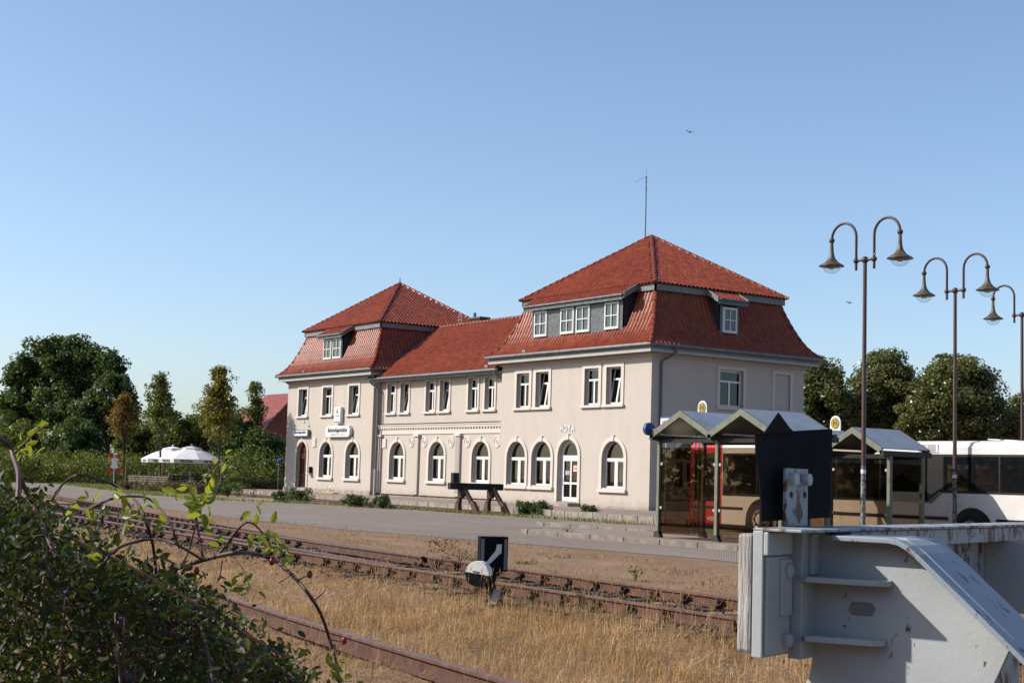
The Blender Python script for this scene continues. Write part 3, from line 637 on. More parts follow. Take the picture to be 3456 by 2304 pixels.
# dormers
def dormer(T, u0, u1, z0, z1, side, eave, top, wins, slates, rf_top, ovh=.35):
    d = tbox(MB(), T, u0, u1, .05, .12, z0, z1).build('dormer', 'slatedark', ST)
    for u in (u0, u1-.04): MB().prism([T(u, .05, z0), T(u, .05, z1+.1), T(u, 1.1, z1+.45), T(u, .9, z1+.2), T(u, .3, z0+.2)], T(.04, 0, 0)-T(0, 0, 0)).build('cheek', 'slatedark', d)
    ey, ez = eave; ty, tz = top; a, b = T(u0-ovh, ey, ez), T(u1+ovh, ey, ez); a1, b1 = T(u0-ovh, ty, tz), T(u1+ovh, ty, tz)
    k = max(3, round((a1-a).length/.31)); rr = [(a.lerp(a1, i/k), b.lerp(b1, i/k)) for i in range(k+1)]
    m = MB(); m.add([a, b, b1, a1], [(0, 1, 2, 3)]); dn = Vector((0, 0, -.12)); m.add([a+dn, b+dn, b1+dn, a1+dn], [(0, 1, 2, 3)]); m.build('dormer_roof', 'tilebase', d); tile_rows(rr)
    for p, q in ((a, a1), (b, b1)):
        wd = (b-a).normalized()*.07*(1 if p is a else -1); MB().obox(p-wd*.9+Vector((0, 0, -.16)), q-p, wd, (0, 0, .27)).build('verge_board', 'greywood', d)
    MB().obox(a+Vector((0, 0, -.22))+(b-a)*.01, (b-a)*.98, T(0, .05, 0)-T(0, 0, 0), (0, 0, .20)).build('fascia', 'zincdark', d)
    MB().tube([a+T(0, -.06, 0)-T(0, 0, 0)+Vector((0, 0, .0)), b+T(0, -.06, 0)-T(0, 0, 0)], .05, 8).build('gutter', 'zinc', d, True)
    sm = MB().box(-.145, .145, -.016, .0, -.11, .09).mesh('slate', 'slate')
    for (s0, s1) in slates:
        r = 0; z = z0+.09
        while z < z1-.02:
            w_ = s1-s0; cnt = max(1, round(w_/.29)); sw = w_/cnt
            off = sw/2 if (r % 2 and cnt > 1) else 0; x = s0+sw/2-off
            while x < s1+.01:
                a_, b_ = max(s0, x-sw/2), min(s1, x+sw/2)
                if b_-a_ > .03:
                    c = T((a_+b_)/2, .05, z); ux = (T(1, 0, 0)-T(0, 0, 0)); nx_ = (T(0, -1, 0)-T(0, 0, 0)); ux = ux if side == 'f' else ux
                    sc = (b_-a_-.006)/.29; ya = -nx_
                    Mx = Matrix(((ux.x*sc, ya.x, 0, c.x), (ux.y*sc, ya.y, 0, c.y), (0, 0, 1, c.z), (0, 0, 0, 1)))@Matrix.Rotation(.09+random.uniform(-.02, .02), 4, 'X')@Matrix.Translation((0, -.004, 0))
                    inst('slate', sm, Mx, d)
                x += sw
            z += .165; r += 1
    for a_, b_, c_, d_ in wins:
        w = rect_window(lambda u, y, z: T(u, y+.0, z), a_, b_, c_, d_, trim=False, dep=-.03, quad=True)
        tbox(MB(), T, a_+.08, b_-.08, .02, .03, c_+.08, d_-.08).build('blind', 'blind', w)
    return d
dormer(T_front(.02), -9.36, -2.20, 8.12, 9.52, 'f', (-.24, 9.66), (.98, 10.36), [(-9.10, -8.05, 8.17, 9.42), (-6.92, -5.86, 8.17, 9.42), (-5.67, -4.62, 8.17, 9.42), (-3.48, -2.44, 8.17, 9.42)], [(-9.36, -9.10), (-8.05, -6.92), (-5.86, -5.67), (-4.62, -3.48), (-2.44, -2.20)], None)
dormer(T_front(.06), -31.9, -29.4, 8.12, 9.46, 'f', (-.22, 9.62), (.98, 10.34), [(-31.78, -30.74, 8.17, 9.4), (-30.55, -29.5, 8.17, 9.4)], [(-31.9, -31.78), (-30.74, -30.55), (-29.5, -29.4)], None, .3)
dormer(T_end(-.04), 4.05, 5.22, 8.10, 9.46, 'e', (-.22, 9.66), (1.1, 10.36), [(4.2, 5.06, 8.17, 9.34)], [(4.05, 4.2), (5.06, 5.22)], None, .3)
# 300 nearest full tiles as single pieces, the rest as one mesh
CAND.sort(key=lambda c: c[0]); n_ = len(SS)
tv = [(s*TILE_W, 0, hprof(s)+.016) for s in SS]+[(s*TILE_W, 1.0, hprof(s)+.004) for s in SS]+[(s*TILE_W, 0, hprof(s)+.0) for s in SS]+[(s*TILE_W, 0, hprof(s)+.016) for s in SS]
tf = [(i, i+1, n_+i+1, n_+i) for i in range(n_-1)]+[(2*n_+i, 2*n_+i+1, 3*n_+i+1, 3*n_+i) for i in range(n_-1)]
tme = bpy.data.meshes.new('roof_tile'); tme.from_pydata(tv, [], tf); tme.materials.append(MAT['tile'])
for p in tme.polygons[:n_-1]: p.use_smooth = True
for k, (dist, M, le) in enumerate(CAND):
    M = M@Matrix.Diagonal((1, le+.035, 1, 1))@Matrix.Translation((0, 0, RNG.normal(0, .003)))
    if k < 300: inst('roof_tile', tme, M, rn)
    else:
        TV.extend([tuple(M@Vector(p)) for p in tv]); TF.extend([tuple(i+TN for i in q) for q in tf]); TN += len(tv)
rt_ = fast('roof_tile_field', np.array(TV), np.array(TF), 'tile', ST, True); rt_['kind'] = 'stuff'
rt_.data.set_sharp_from_angle(angle=rad(50))
# chimney, ladder, finial, drainpipes
c = MB().box(-23.2, -22.0, 5.2, 5.8, 9.6, 10.55).build('chimney', 'brick', ST); MB().box(-23.28, -21.92, 5.12, 5.88, 10.5, 10.6).build('chimney_cap', 'zincdark', c)
MB().tube([(-22.9, 5.4, 10.6), (-22.9, 5.4, 10.9)], .09, 8).build('chimney_pot', 'zincdark', c)
ld = MB()
for x in (-23.9, -23.55): ld.tube([(x, 4.9, 10.1), (x, 4.9, 10.85)], .018, 5)
for z in (10.3, 10.5, 10.7): ld.tube([(-23.9, 4.9, z), (-23.55, 4.9, z)], .014, 5)
ld.build('roof_ladder', 'palesteel', ST)
MB().lathe([(.05, 0), (.07, .12), (.03, .2), (.05, .26), (.012, .36), (.005, .5)], (-30.75, 4.715, 13.28), 8).build('finial', 'zincdark', rl)
MB().tube([(.63, .85, 7.2), (.63, .85, 7.0), (.5, .8, 6.88), (.14, .52, 6.62), (.07, .5, 6.5), (.07, .5, .08)], .055, 8).build('drainpipe', 'zincdark', ST, True)
MB().tube([(-25.3, -.17, 6.68), (-25.3, -.17, 6.52), (-24.95, .1, 6.2), (-24.86, .16, 6.0), (-24.86, .16, 1.45)], .055, 8).build('drainpipe', 'zinc', ST, True)
MB().tube([(-24.86, .16, 1.5), (-24.86, .16, .0)], .085, 8).build('drainpipe', 'palesteel', ST, True)
MB().tube([(-12.25, -.17, 6.66), (-12.25, -.17, 6.45), (-11.88, .12, 6.2), (-11.86, .3, 6.0), (-11.86, .38, .2)], .05, 8).build('drainpipe', 'zincdark', ST, True)

# ============================================================ TRACKS
def spline(pts, step=.5):
    P = [Vector(p) for p in pts]; out = []
    for i in range(len(P)-1):
        p0, p1, p2, p3 = P[max(i-1, 0)], P[i], P[i+1], P[min(i+2, len(P)-1)]; n_ = max(2, int((p2-p1).length/step))
        for k in range(n_):
            t = k/n_; out.append(.5*((2*p1)+(p2-p0)*t+(2*p0-5*p1+4*p2-p3)*t*t+(3*p1-p0-3*p2+p3)*t**3))
    out.append(P[-1]); return out
RSEC = [(-.062, 0), (.062, 0), (.062, .012), (.010, .032), (.010, .102), (.034, .112), (.034, .134), (-.034, .134), (-.034, .112), (-.010, .102), (-.010, .032), (-.062, .012)]
HSEC = [(-.0355, .116), (.0355, .116), (.0355, .136), (.027, .141), (-.027, .141), (-.0355, .136)]
def sweep(path, sec, z0):
    m = MB(); n_ = len(sec)
    for i, p in enumerate(path):
        d = (path[min(i+1, len(path)-1)]-path[max(i-1, 0)]).normalized(); s = Vector((d.y, -d.x, 0))
        m.v += [tuple(p+s*a+Vector((0, 0, z0+b))) for a, b in sec]
    for i in range(len(path)-1): m.f += [(i*n_+k, i*n_+(k+1) % n_, (i+1)*n_+(k+1) % n_, (i+1)*n_+k) for k in range(n_)]
    m.f += [tuple(range(n_)), tuple(range((len(path)-1)*n_, len(path)*n_))]
    return m
RZ = -.08-.141
def rail(pts, parent, z0=RZ):
    path = spline([(x, y, 0) for x, y in pts], .6); o = sweep(path, RSEC, z0).build('rail', 'rust', parent, True); sweep(path, HSEC, z0).build('rail_head', 'railtop', o); return path
clip = MB().prism([(.045, -.05, 0), (.17, -.05, 0), (.16, -.05, .03), (.09, -.05, .045), (.05, -.05, .10), (.036, -.05, .10)], (0, .10, 0)); clip.tube([(.085, 0, .03), (.085, 0, .115)], .017, 6); clip.box(.06, .11, -.022, .022, .07, .09)
clipm = clip.mesh('rail_clip', 'rustdark')
def sleepers(pathA, pathB, parent, spacing=.66, xr=(-99, 99), zc=G-.06, extra=.5, clips=True):
    L = 0; last = None; nxt = 0
    for i in range(1, len(pathA)):
        seg = (pathA[i]-pathA[i-1]).length
        while nxt <= L+seg:
            t = (nxt-L)/seg; a = pathA[i-1].lerp(pathA[i], t); nxt += spacing
            if not xr[0] < a.x < xr[1]: continue
            d = (pathA[i]-pathA[i-1]).normalized(); b = min(pathB, key=lambda p: abs((p-a).dot(d))); s = (b-a); w = s.length; s = s/w if w > .1 else Vector((d.y, -d.x, 0))
            c = a-s*extra; MB().obox(c+d*(-.13)+Vector((0, 0, zc)), s*(w+2*extra), d*.26, (0, 0, .075+random.uniform(-.01, .01))).build('sleeper', 'sleeper', parent)
            for p in (a, b) if clips else ():
                for sg in (0, math.pi):
                    M = Matrix.Translation((p.x, p.y, RZ))@Matrix.Rotation(math.atan2(d.y, d.x)+math.pi/2+sg, 4, 'Z'); inst('rail_clip', clipm, M, parent)
        L += seg
R1 = [(-40, -16.6), (-20, -20.7), (-1.7, -24.0), (11.7, -26.3), (19.8, -27.68), (24, -28.35), (28.3, -28.82), (33, -29.2), (38, -29.52), (43, -29.75)]
R2 = [(-40, -22.2), (-15, -24.75), (1.0, -26.25), (15, -27.6), (20.2, -28.12), (23.3, -28.5), (26.3, -28.77), (29, -28.96)]
R3 = [(-40, -18.4), (-20, -22.45), (-1.7, -25.75), (9, -27.55), (12.7, -28.2), (18.6, -29.08), (22.5, -29.62), (26.5, -30.12), (29.5, -30.42), (31, -30.58)]
R4 = [(-40, -24.0), (-15, -26.5), (1.0, -28.0), (11, -29.08), (21, -30.0), (25.2, -30.36), (28.4, -30.60), (32.6, -30.85), (38.9, -31.2), (43, -31.4)]
TR = thing('railway_turnout', 'rusty railway points where four brown rails merge into two beside the dry grass', 'railway track', (20, -29, G))
p1 = rail(R1, TR); p2 = rail(R2, TR); p3 = rail(R3, TR); p4 = rail(R4, TR)
sleepers([p for p in p1], [p for p in p4], TR, xr=(24, 41), extra=.55)
sleepers([p for p in p2], [p for p in p4], TR, xr=(-6, 24), extra=.5)
sleepers([p for p in p1], [p for p in p3], TR, xr=(-6, 20), extra=.4)
TF_ = thing('railway_track', 'single rusty rail running out of the bramble bush through the foreground dry grass', 'railway track', (38, -36, G))
F1 = [(20, -33.0), (28.9, -34.42), (34.8, -35.10), (37.7, -35.5), (40.76, -35.88), (42.5, -36.05), (44.5, -36.2), (47, -36.0)]
pf = rail(F1, TF_, RZ+.0); pn = rail([(x-.1, y-1.5) for x, y in F1], TF_, RZ); sleepers(pf, pn, TF_, 1.3, (24, 46), zc=G-.11, extra=.4, clips=False)
TP = thing('railway_track', 'siding of two low brown rails along the station platform edge', 'railway track', (-15, -7.5, G))
pa = rail([(x, -7.55-.07*x) for x in (-70, -45, -25, -10, -.4)], TP, -.30); pb = rail([(x, -9.05-.07*x) for x in (-70, -45, -25, -10, -.4)], TP, -.30)
# stones of the ballast, uncountable
def scatter_stones(n, fx, size):
    V = []; Fq = []; 
    base = np.array([(1, 0, 0), (-1, 0, 0), (0, 1, 0), (0, -1, 0), (0, 0, 1), (0, 0, -1)], float); tri = np.array([(0, 2, 4), (2, 1, 4), (1, 3, 4), (3, 0, 4), (2, 0, 5), (1, 2, 5), (3, 1, 5), (0, 3, 5)])
    P = fx(n); sc = RNG.uniform(.4, 1.2, (n, 1, 3))*size*RNG.uniform(.5, 1.3, (n, 1, 1)); q = base[None]+RNG.normal(0, .22, (n, 6, 3)); V = (q*sc+P[:, None]).reshape(-1, 3)
    return V, (tri[None]+6*np.arange(n)[:, None, None]).reshape(-1, 3)
def near_rails(n):
    x = RNG.uniform(14, 42, n); y0 = np.interp(x, [14, 21, 28.4, 42], [-29.3, -30.0, -30.6, -31.4]); off = RNG.normal(-.1, .42, n); far = RNG.random(n) < .35; y = np.where(far, y0+RNG.uniform(.2, 1.6, n), y0+off)
    return np.stack([x, y, gz(x, y)+.02], -1)
V, Fq = scatter_stones(9000, near_rails, .026)
b_ = fast('ballast', V, Fq, 'stone'); b_['kind'] = 'stuff'; tag(b_, 'dark broken ballast stones lying along the rusty rails', 'ballast')

# ============================================================ FAR BUFFER STOP (platform siding)
FB = thing('buffer_stop', 'old dark timber and rusty steel buffer stop at the end of the platform siding', 'buffer stop', (-1.1, -8.3, G))
FBX, FBY = -1.2, -8.25
def fbl(x, y, z): return Vector((FBX+x, FBY+y, z))
m = MB().box(FBX-.12, FBX+.12, FBY-1.33, FBY+1.28, .70, .97).build('buffer_beam', 'oldwood', FB, bevel=.015)
MB().box(FBX-.1, FBX+.1, FBY-1.2, FBY-.92, .972, 1.38).build('lamp_board', 'oldwood', FB)
for yy in (-.72, .72):
    MB().obox(fbl(-.34, yy-.07, G), (.16, 0, 0), (0, .14, 0), (.26, 0, 1.0)).build('leg', 'rustdark', FB)
    MB().obox(fbl(.02, yy-.06, .78), (.22, 0, .04), (0, .12, 0), (1.12, 0, -1.02)).build('brace', 'rustdark', FB)
    MB().prism([fbl(1.0, yy+.08, G), fbl(1.42, yy+.08, G), fbl(.98, yy+.08, .24), (fbl(.76, yy+.08, .24))], (0, -.16, 0)).build('foot_plate', 'rust', FB)
    MB().prism([fbl(-.44, yy+.09, G), fbl(-.06, yy+.09, G), fbl(-.1, yy+.09, .15), (fbl(-.28, yy+.09, .22))], (0, -.18, 0)).build('foot_plate', 'rust', FB)
    MB().prism([fbl(-.18, yy+.085, .69), fbl(.42, yy+.085, .69), fbl(.1, yy+.085, .36), fbl(-.16, yy+.085, .40)], (0, -.17, 0)).build('gusset', 'rustdark', FB)

# ============================================================ NEAR BUFFER STOP
BO = Vector((46.113, -37.914, 1.089)); Bt = Vector((.942, .334, 0)).normalized(); Bn = Vector((-Bt.y, Bt.x, 0)); GB = G-BO.z-.05
def bl(t, n, z): return BO+Bt*t+Bn*n+Vector((0, 0, z))
NB = thing('buffer_stop', 'large grey painted steel buffer stop with rust patches in the right foreground', 'buffer stop', bl(.4, 1.3, GB))
def bbox(t0, t1, n0, n1, z0, z1, name, mat, parent=NB, bev=.004): return MB().obox(bl(t0, n0, z0), Bt*(t1-t0), Bn*(n1-n0), (0, 0, z1-z0)).build(name, mat, parent, bevel=bev)
bbox(-.098, -.042, -.004, 3.1, -.425, -.012, 'timber_plank', 'plank', bev=.012)
bm_ = bbox(-.040, .0, 0, 3.12, -.44, .0, 'buffer_beam', 'bufferpaint')
bbox(-.040, .145, .0, 3.12, -.001, .010, 'top_flange', 'bufferrust', bm_, .003); bbox(.0, .13, .46, 3.12, -.068, -.002, 'flange_lip', 'bufferrust', bm_)
bbox(.0, .015, .012, .19, -.43, -.09, 'backing_plate', 'bufferpaint', bm_); bbox(.0, .025, .10, .19, -.30, -.1, 'backing_plate', 'bufferpaint', bm_); bbox(.001, .02, .0, .2, -.085, -.004, 'backing_plate', 'bufferpaint', bm_)
bbox(.002, .055, .205, .40, -.455, -.002, 'channel_post', 'bufferpaint', NB); bbox(.055, .12, .205, .222, -.455, -.012, 'channel_post', 'bufferpaint', NB) if False else None
nut = MB().lathe([(.026, 0), (.026, .02), (.022, .024)], (0, 0, 0), 6, 'x').mesh('bolt', 'bufferpaint')
MB().ball((0, 0, 0), .01)
def bolt(t, n, z): inst('bolt', nut, Matrix.Translation(bl(t, n, z))@Matrix.Rotation(math.atan2(Bt.y, Bt.x), 4, 'Z'), NB)
bolt(.016, .15, -.14); bolt(.016, .15, -.385)
NWEB = .31
def wpoly(pts, n0, th, name, mat, parent=NB, bev=.003): return MB().prism([bl(t, n0, z) for t, z in pts], Bn*th).build(name, mat, parent, bevel=bev)
web = wpoly([(.05, -.012), (.40, -.012), (.47, -.058), (.775, -.33), (.70, -.50), (.44, GB), (-.10, GB), (-.06, -.75), (.00, -.60), (.035, -.53), (.05, -.458)], NWEB, .016, 'side_frame', 'bufferpaint')
def strip(pts, n0, n1, th, name, mat):
    m = MB(); k = len(pts); top = [bl(t, n0, z) for t, z in pts]+[bl(t, n1, z) for t, z in pts]; off = []
    for i in range(k):
        a = pts[max(i-1, 0)]; b = pts[min(i+1, k-1)]; d = Vector((b[0]-a[0], b[1]-a[1])).normalized(); off.append((-d.y*0+d.y*th, -d.x*th))
    bot = [bl(t+o[0], n0, z+o[1]) for (t, z), o in zip(pts, off)]+[bl(t+o[0], n1, z+o[1]) for (t, z), o in zip(pts, off)]
    m.v = [tuple(p) for p in top+bot]
    for i in range(k-1): m.f += [(i, i+1, k+i+1, k+i), (2*k+i, 3*k+i, 3*k+i+1, 2*k+i+1), (i, 2*k+i, 2*k+i+1, i+1), (k+i, k+i+1, 3*k+i+1, 3*k+i)]
    m.f += [(0, k, 3*k, 2*k), (k-1, 3*k-1, 4*k-1, 2*k-1)]
    return m.build(name, mat, NB, bevel=.003)
arc = [(.15, -.012), (.36, -.012), (.40, -.018), (.435, -.035), (.47, -.062), (.81, -.362), (1.95, GB)]
strip(arc, NWEB-.075, NWEB+.30, .018, 'sloped_flange', 'flangepaint')
wpoly([(.72, -.34), (.775, -.335), (1.90, GB), (1.60, GB)], NWEB+.14, .014, 'brace_web', 'bufferpaint')
for t0, t1, z in ((.02, .35, -.16), (.02, .33, -.368)):
    MB().prism([bl(t0, NWEB, z), bl(t0+.02, NWEB-.11, z), bl(t0+.06, NWEB-.125, z), bl(t1-.03, NWEB-.06, z-.003), bl(t1, NWEB-.02, z-.003), bl(t1, NWEB, z)], (0, 0, -.02)).build('stiffener_rib', 'bufferpaint', NB, bevel=.003)
bbox(.055, .075, NWEB-.055, NWEB, -.158, -.012, 'stiffener_rib', 'bufferpaint')
MB().prism([bl(.20, NWEB-.004, -.245), bl(.275, NWEB-.004, -.245), bl(.288, NWEB-.004, -.262), bl(.275, NWEB-.004, -.29), bl(.20, NWEB-.004, -.29), bl(.188, NWEB-.004, -.275)], Bn*.004).build('name_plate', 'greywood', NB)
# far side frame
MB().prism([bl(.0, 1.94, -.07), bl(.0, 2.70, -.07), bl(.0, 2.82, -.19), bl(.0, 2.82, GB), bl(.0, 1.94, GB)], Bt*.02).build('side_frame', 'bufferrust', NB)
wpoly([(.02, -.07), (.30, -.07), (1.6, GB), (1.2, GB), (.3, -.4), (.02, -.4)], 2.3, .016, 'side_frame', 'bufferpaint')
# sign post and black sheet panel standing on the beam
ps = MB(); o2 = [(.272, .012), (.462, .012), (.462, .225), (.272, .225)]
ps = MB().prism([bl(-.058, n, z) for n, z in o2], Bt*.014).build('sign_post', 'bufferrust', NB, bevel=.003)
for n, z in ((.315, .185), (.430, .185)): inst('bolt', nut, Matrix.Translation(bl(-.044, n, z))@Matrix.Rotation(math.atan2(Bt.y, Bt.x), 4, 'Z'), NB)
hole = MB().lathe([(.012, 0), (.012, .004)], (0, 0, 0), 10, 'x').mesh('bolt_hole', 'rustdark')
for n, z in ((.315, .128), (.432, .128)): inst('bolt_hole', hole, Matrix.Translation(bl(-.046, n, z))@Matrix.Rotation(math.atan2(Bt.y, Bt.x), 4, 'Z'), NB)
m = MB(); g_ = 9; PN = []
left = [(.165, .03), (.17, .10), (.165, .20), (.135, .27), (.115, .345)]
for i in range(g_):
    f_ = i/(g_-1); zz = .028+.317*f_; nl = np.interp(zz, [.03, .10, .20, .27, .345], [.168, .172, .162, .132, .118]); nr = np.interp(zz, [.03, .345], [.775, .745])
    for j in range(g_):
        h_ = j/(g_-1); PN.append((-.09-.022*math.sin(h_*3+1)*f_+.03*(1-h_)*max(0, f_-.5), nl+(nr-nl)*h_, zz+.012*h_*(1-f_)+.045*h_*f_))
fr_ = [tuple(bl(t, n, z)) for t, n, z in PN]; bk = [tuple(bl(t-.006, n, z)) for t, n, z in PN]
m.v = fr_+bk; K = g_*g_
for i in range(g_-1):
    for j in range(g_-1): a = i*g_+j; m.f += [(a, a+1, a+g_+1, a+g_), (K+a, K+a+g_, K+a+g_+1, K+a+1)]
for i in range(g_-1): m.f += [(i*g_, (i+1)*g_, K+(i+1)*g_, K+i*g_), (i*g_+g_-1, K+i*g_+g_-1, K+(i+1)*g_+g_-1, (i+1)*g_+g_-1), (i, K+i, K+i+1, i+1), ((g_-1)*g_+i, (g_-1)*g_+i+1, K+(g_-1)*g_+i+1, K+(g_-1)*g_+i)]
sp_ = m.build('sign_panel', 'blacksheet', NB)
MB().prism([bl(-.06, .118, .346), bl(-.045, .205, .425), bl(-.075, .36, .378), bl(-.09, .44, .362)], Bt*-.005).build('bent_corner', 'blacksheet', sp_)

# ============================================================ POINT LANTERN
lb = onz(1668, 2050, G); H_R = Vector((C_RT.x, C_RT.y, 0)).normalized(); H_F = Vector((C_F.x, C_F.y, 0)).normalized()
PL = thing('point_lantern', 'black point lantern with white slanted arrow and round half white weight', 'railway signal', lb)
def pl_(r, f, z): return lb+H_R*r+H_F*f+Vector((0, 0, z))
rr_ = (H_R*.97+H_F*.24).normalized(); ff_ = Vector((-rr_.y, rr_.x, 0))
c0 = pl_(-.02, .05, .60)
def pp(a, z, d=0): return c0+rr_*a+ff_*d+Vector((0, 0, z))
bx = MB().obox(pp(-.165, -.19, .0), rr_*.33, ff_*.16, (0, 0, .40)).build('lantern_box', 'blacksheet', PL, bevel=.006)
for a in (-.155, .118): MB().obox(pp(a, -.17, -.004), rr_*.036, ff_*.004, (0, 0, .355)).build('grey_strip', 'greywood', bx)
MB().prism([pp(-.105, -.10, -.006), pp(-.045, -.10, -.006), pp(.065, .015, -.006), pp(.085, .02, -.006), pp(.085, .125, -.006), pp(.03, .125, -.006), pp(.015, .05, -.006)], ff_*.005).build('arrow_mark', 'white', bx)
MB().tube([pl_(-.02, .13, 0), pl_(-.02, .13, .45)], .035, 8).build('post', 'oldwood', PL)
axis = (H_R*-.35-H_F*.94).normalized()
dc = pl_(-.165, -.12, .395)
def disc(name, mat, a0, a1, r0=.0, th=.12):
    m = MB(); e1 = Vector((0, 0, 1)); e2 = axis.cross(e1).normalized(); n_ = 14; P = [dc+(e1*math.sin(a0+(a1-a0)*i/n_)+e2*math.cos(a0+(a1-a0)*i/n_))*.145 for i in range(n_+1)]
    return m.prism(P, axis*th).build(name, mat, PL, bevel=.004)
wt = disc('weight_upper', 'weightwhite' if 'weightwhite' in MAT else 'white', .12-.0, math.pi+.12); disc('weight_lower', 'blacksheet', math.pi+.12, 2*math.pi+.12)
MB().tube([dc+axis*.12+Vector((0, 0, .03))+H_R*-.03, dc+axis*.16+Vector((0, 0, .03))+H_R*-.03, dc+axis*.16+Vector((0, 0, .02))+H_R*.05], .012, 6).build('handle', 'palesteel', PL)
MB().obox(dc+Vector((0, 0, -.08))+H_R*.0-axis*.06, H_R*.10, H_F*.05, H_R*.15+Vector((0, 0, -.33))).build('lever', 'blacksheet', PL)
MB().obox(pl_(-.10, -.1, -.02), H_R*.22, H_F*.3, (0, 0, .12)).build('base_box', 'oldwood', PL)
MB().obox(pl_(-.06, -.22, .06), H_R*.085, H_F*.04, H_R*.05+H_F*.08+Vector((0, 0, .16))).build('lever_end', 'plank', PL)
MB().obox(pl_(.1, .1, .0), Vector((1.3, -.06, 0)), Vector((.0, .08, 0)), (0, 0, .05)).build('drive_rod', 'rustdark', PL)

# ============================================================ LAMPS
LA = thing('street_lamp', 'nearest twin arm street lamp with two bell shaped shades, left of the three', 'street lamp')
HL = 6.68
MB().tube([(0, 0, 0), (0, 0, 1.2), (0, 0, HL)], [.062, .055, .043], 12).build('pole', 'lamppole', LA, True)
MB().tube([(0, 0, 0), (0, 0, .35)], .085, 12).build('pole_base', 'lampbrown', LA, True)
ab = MB().ball((0, 0, HL), .082).build('centre_ball', 'lampbrown', LA, 'all')
MB().tube([(-.26, 0, HL), (.26, 0, HL)], .032, 8).build('cross_bar', 'lampbrown', LA, True)
for s in (-1, 1):
    P = [(s*.25, 0, HL-.22), (s*.25, 0, HL+.56)]+[(s*(.60-.35*math.cos(math.pi*i/10)), 0, HL+.56+.35*math.sin(math.pi*i/10)) for i in range(1, 11)]
    a = MB().tube(P, .031, 10).build('arm', 'lampbrown', LA, True)
    MB().ball((s*.25, 0, HL), .066).build('arm_ball', 'lampbrown', a, 'all'); MB().ball((s*.95, 0, HL+.54), .066).build('arm_ball', 'lampbrown', a, 'all')
    sh = MB().lathe([(.036, .50), (.04, .38), (.05, .24), (.08, .13), (.14, .05), (.21, .0), (.27, -.035), (.298, -.06), (.29, -.065), (.2, -.02), (.1, .03), (.02, .06)], (s*.95, 0, HL), 22, cap=False).build('lamp_shade', 'lamptan', LA, 'all')
    MB().lathe([(.215, -.05)]+[(.215*math.cos(a_), -.05-.19*math.sin(a_)) for a_ in [math.pi/2*i/7 for i in range(1, 7)]]+[(.004, -.24)], (s*.95, 0, HL), 20, cap=False).build('lamp_glass', 'lampglass', sh, 'all')
    MB().lathe([(.10, -.03), (.10, -.09), (.06, -.12), (.01, -.12)], (s*.95, 0, HL), 12).build('lamp_fitting', 'lampinner', sh, True)
MB().lathe([(.0575, 1.83), (.0575, 1.92)], (0, 0, 0), 12, cap=False).build('sticker', 'white', LA)
lz = rad(5)
def setlamp(o, x, y): o.location = (x, y, G); o.rotation_euler = (0, 0, lz); o['group'] = 'brown twin arm street lamps'
l2 = copy_tree(LA, (0, 0, 0), 'middle twin arm street lamp standing in front of the white bus'); l3 = copy_tree(LA, (0, 0, 0), 'farthest twin arm street lamp, cut by the right picture edge')
L1 = at(2913, 1700, 33.0); setlamp(LA, L1.x, L1.y); L2 = at(3222, 1700, 37.7); setlamp(l2, L2.x, L2.y); L3 = at(3450, 1500, 42.6); setlamp(l3, L3.x, L3.y)

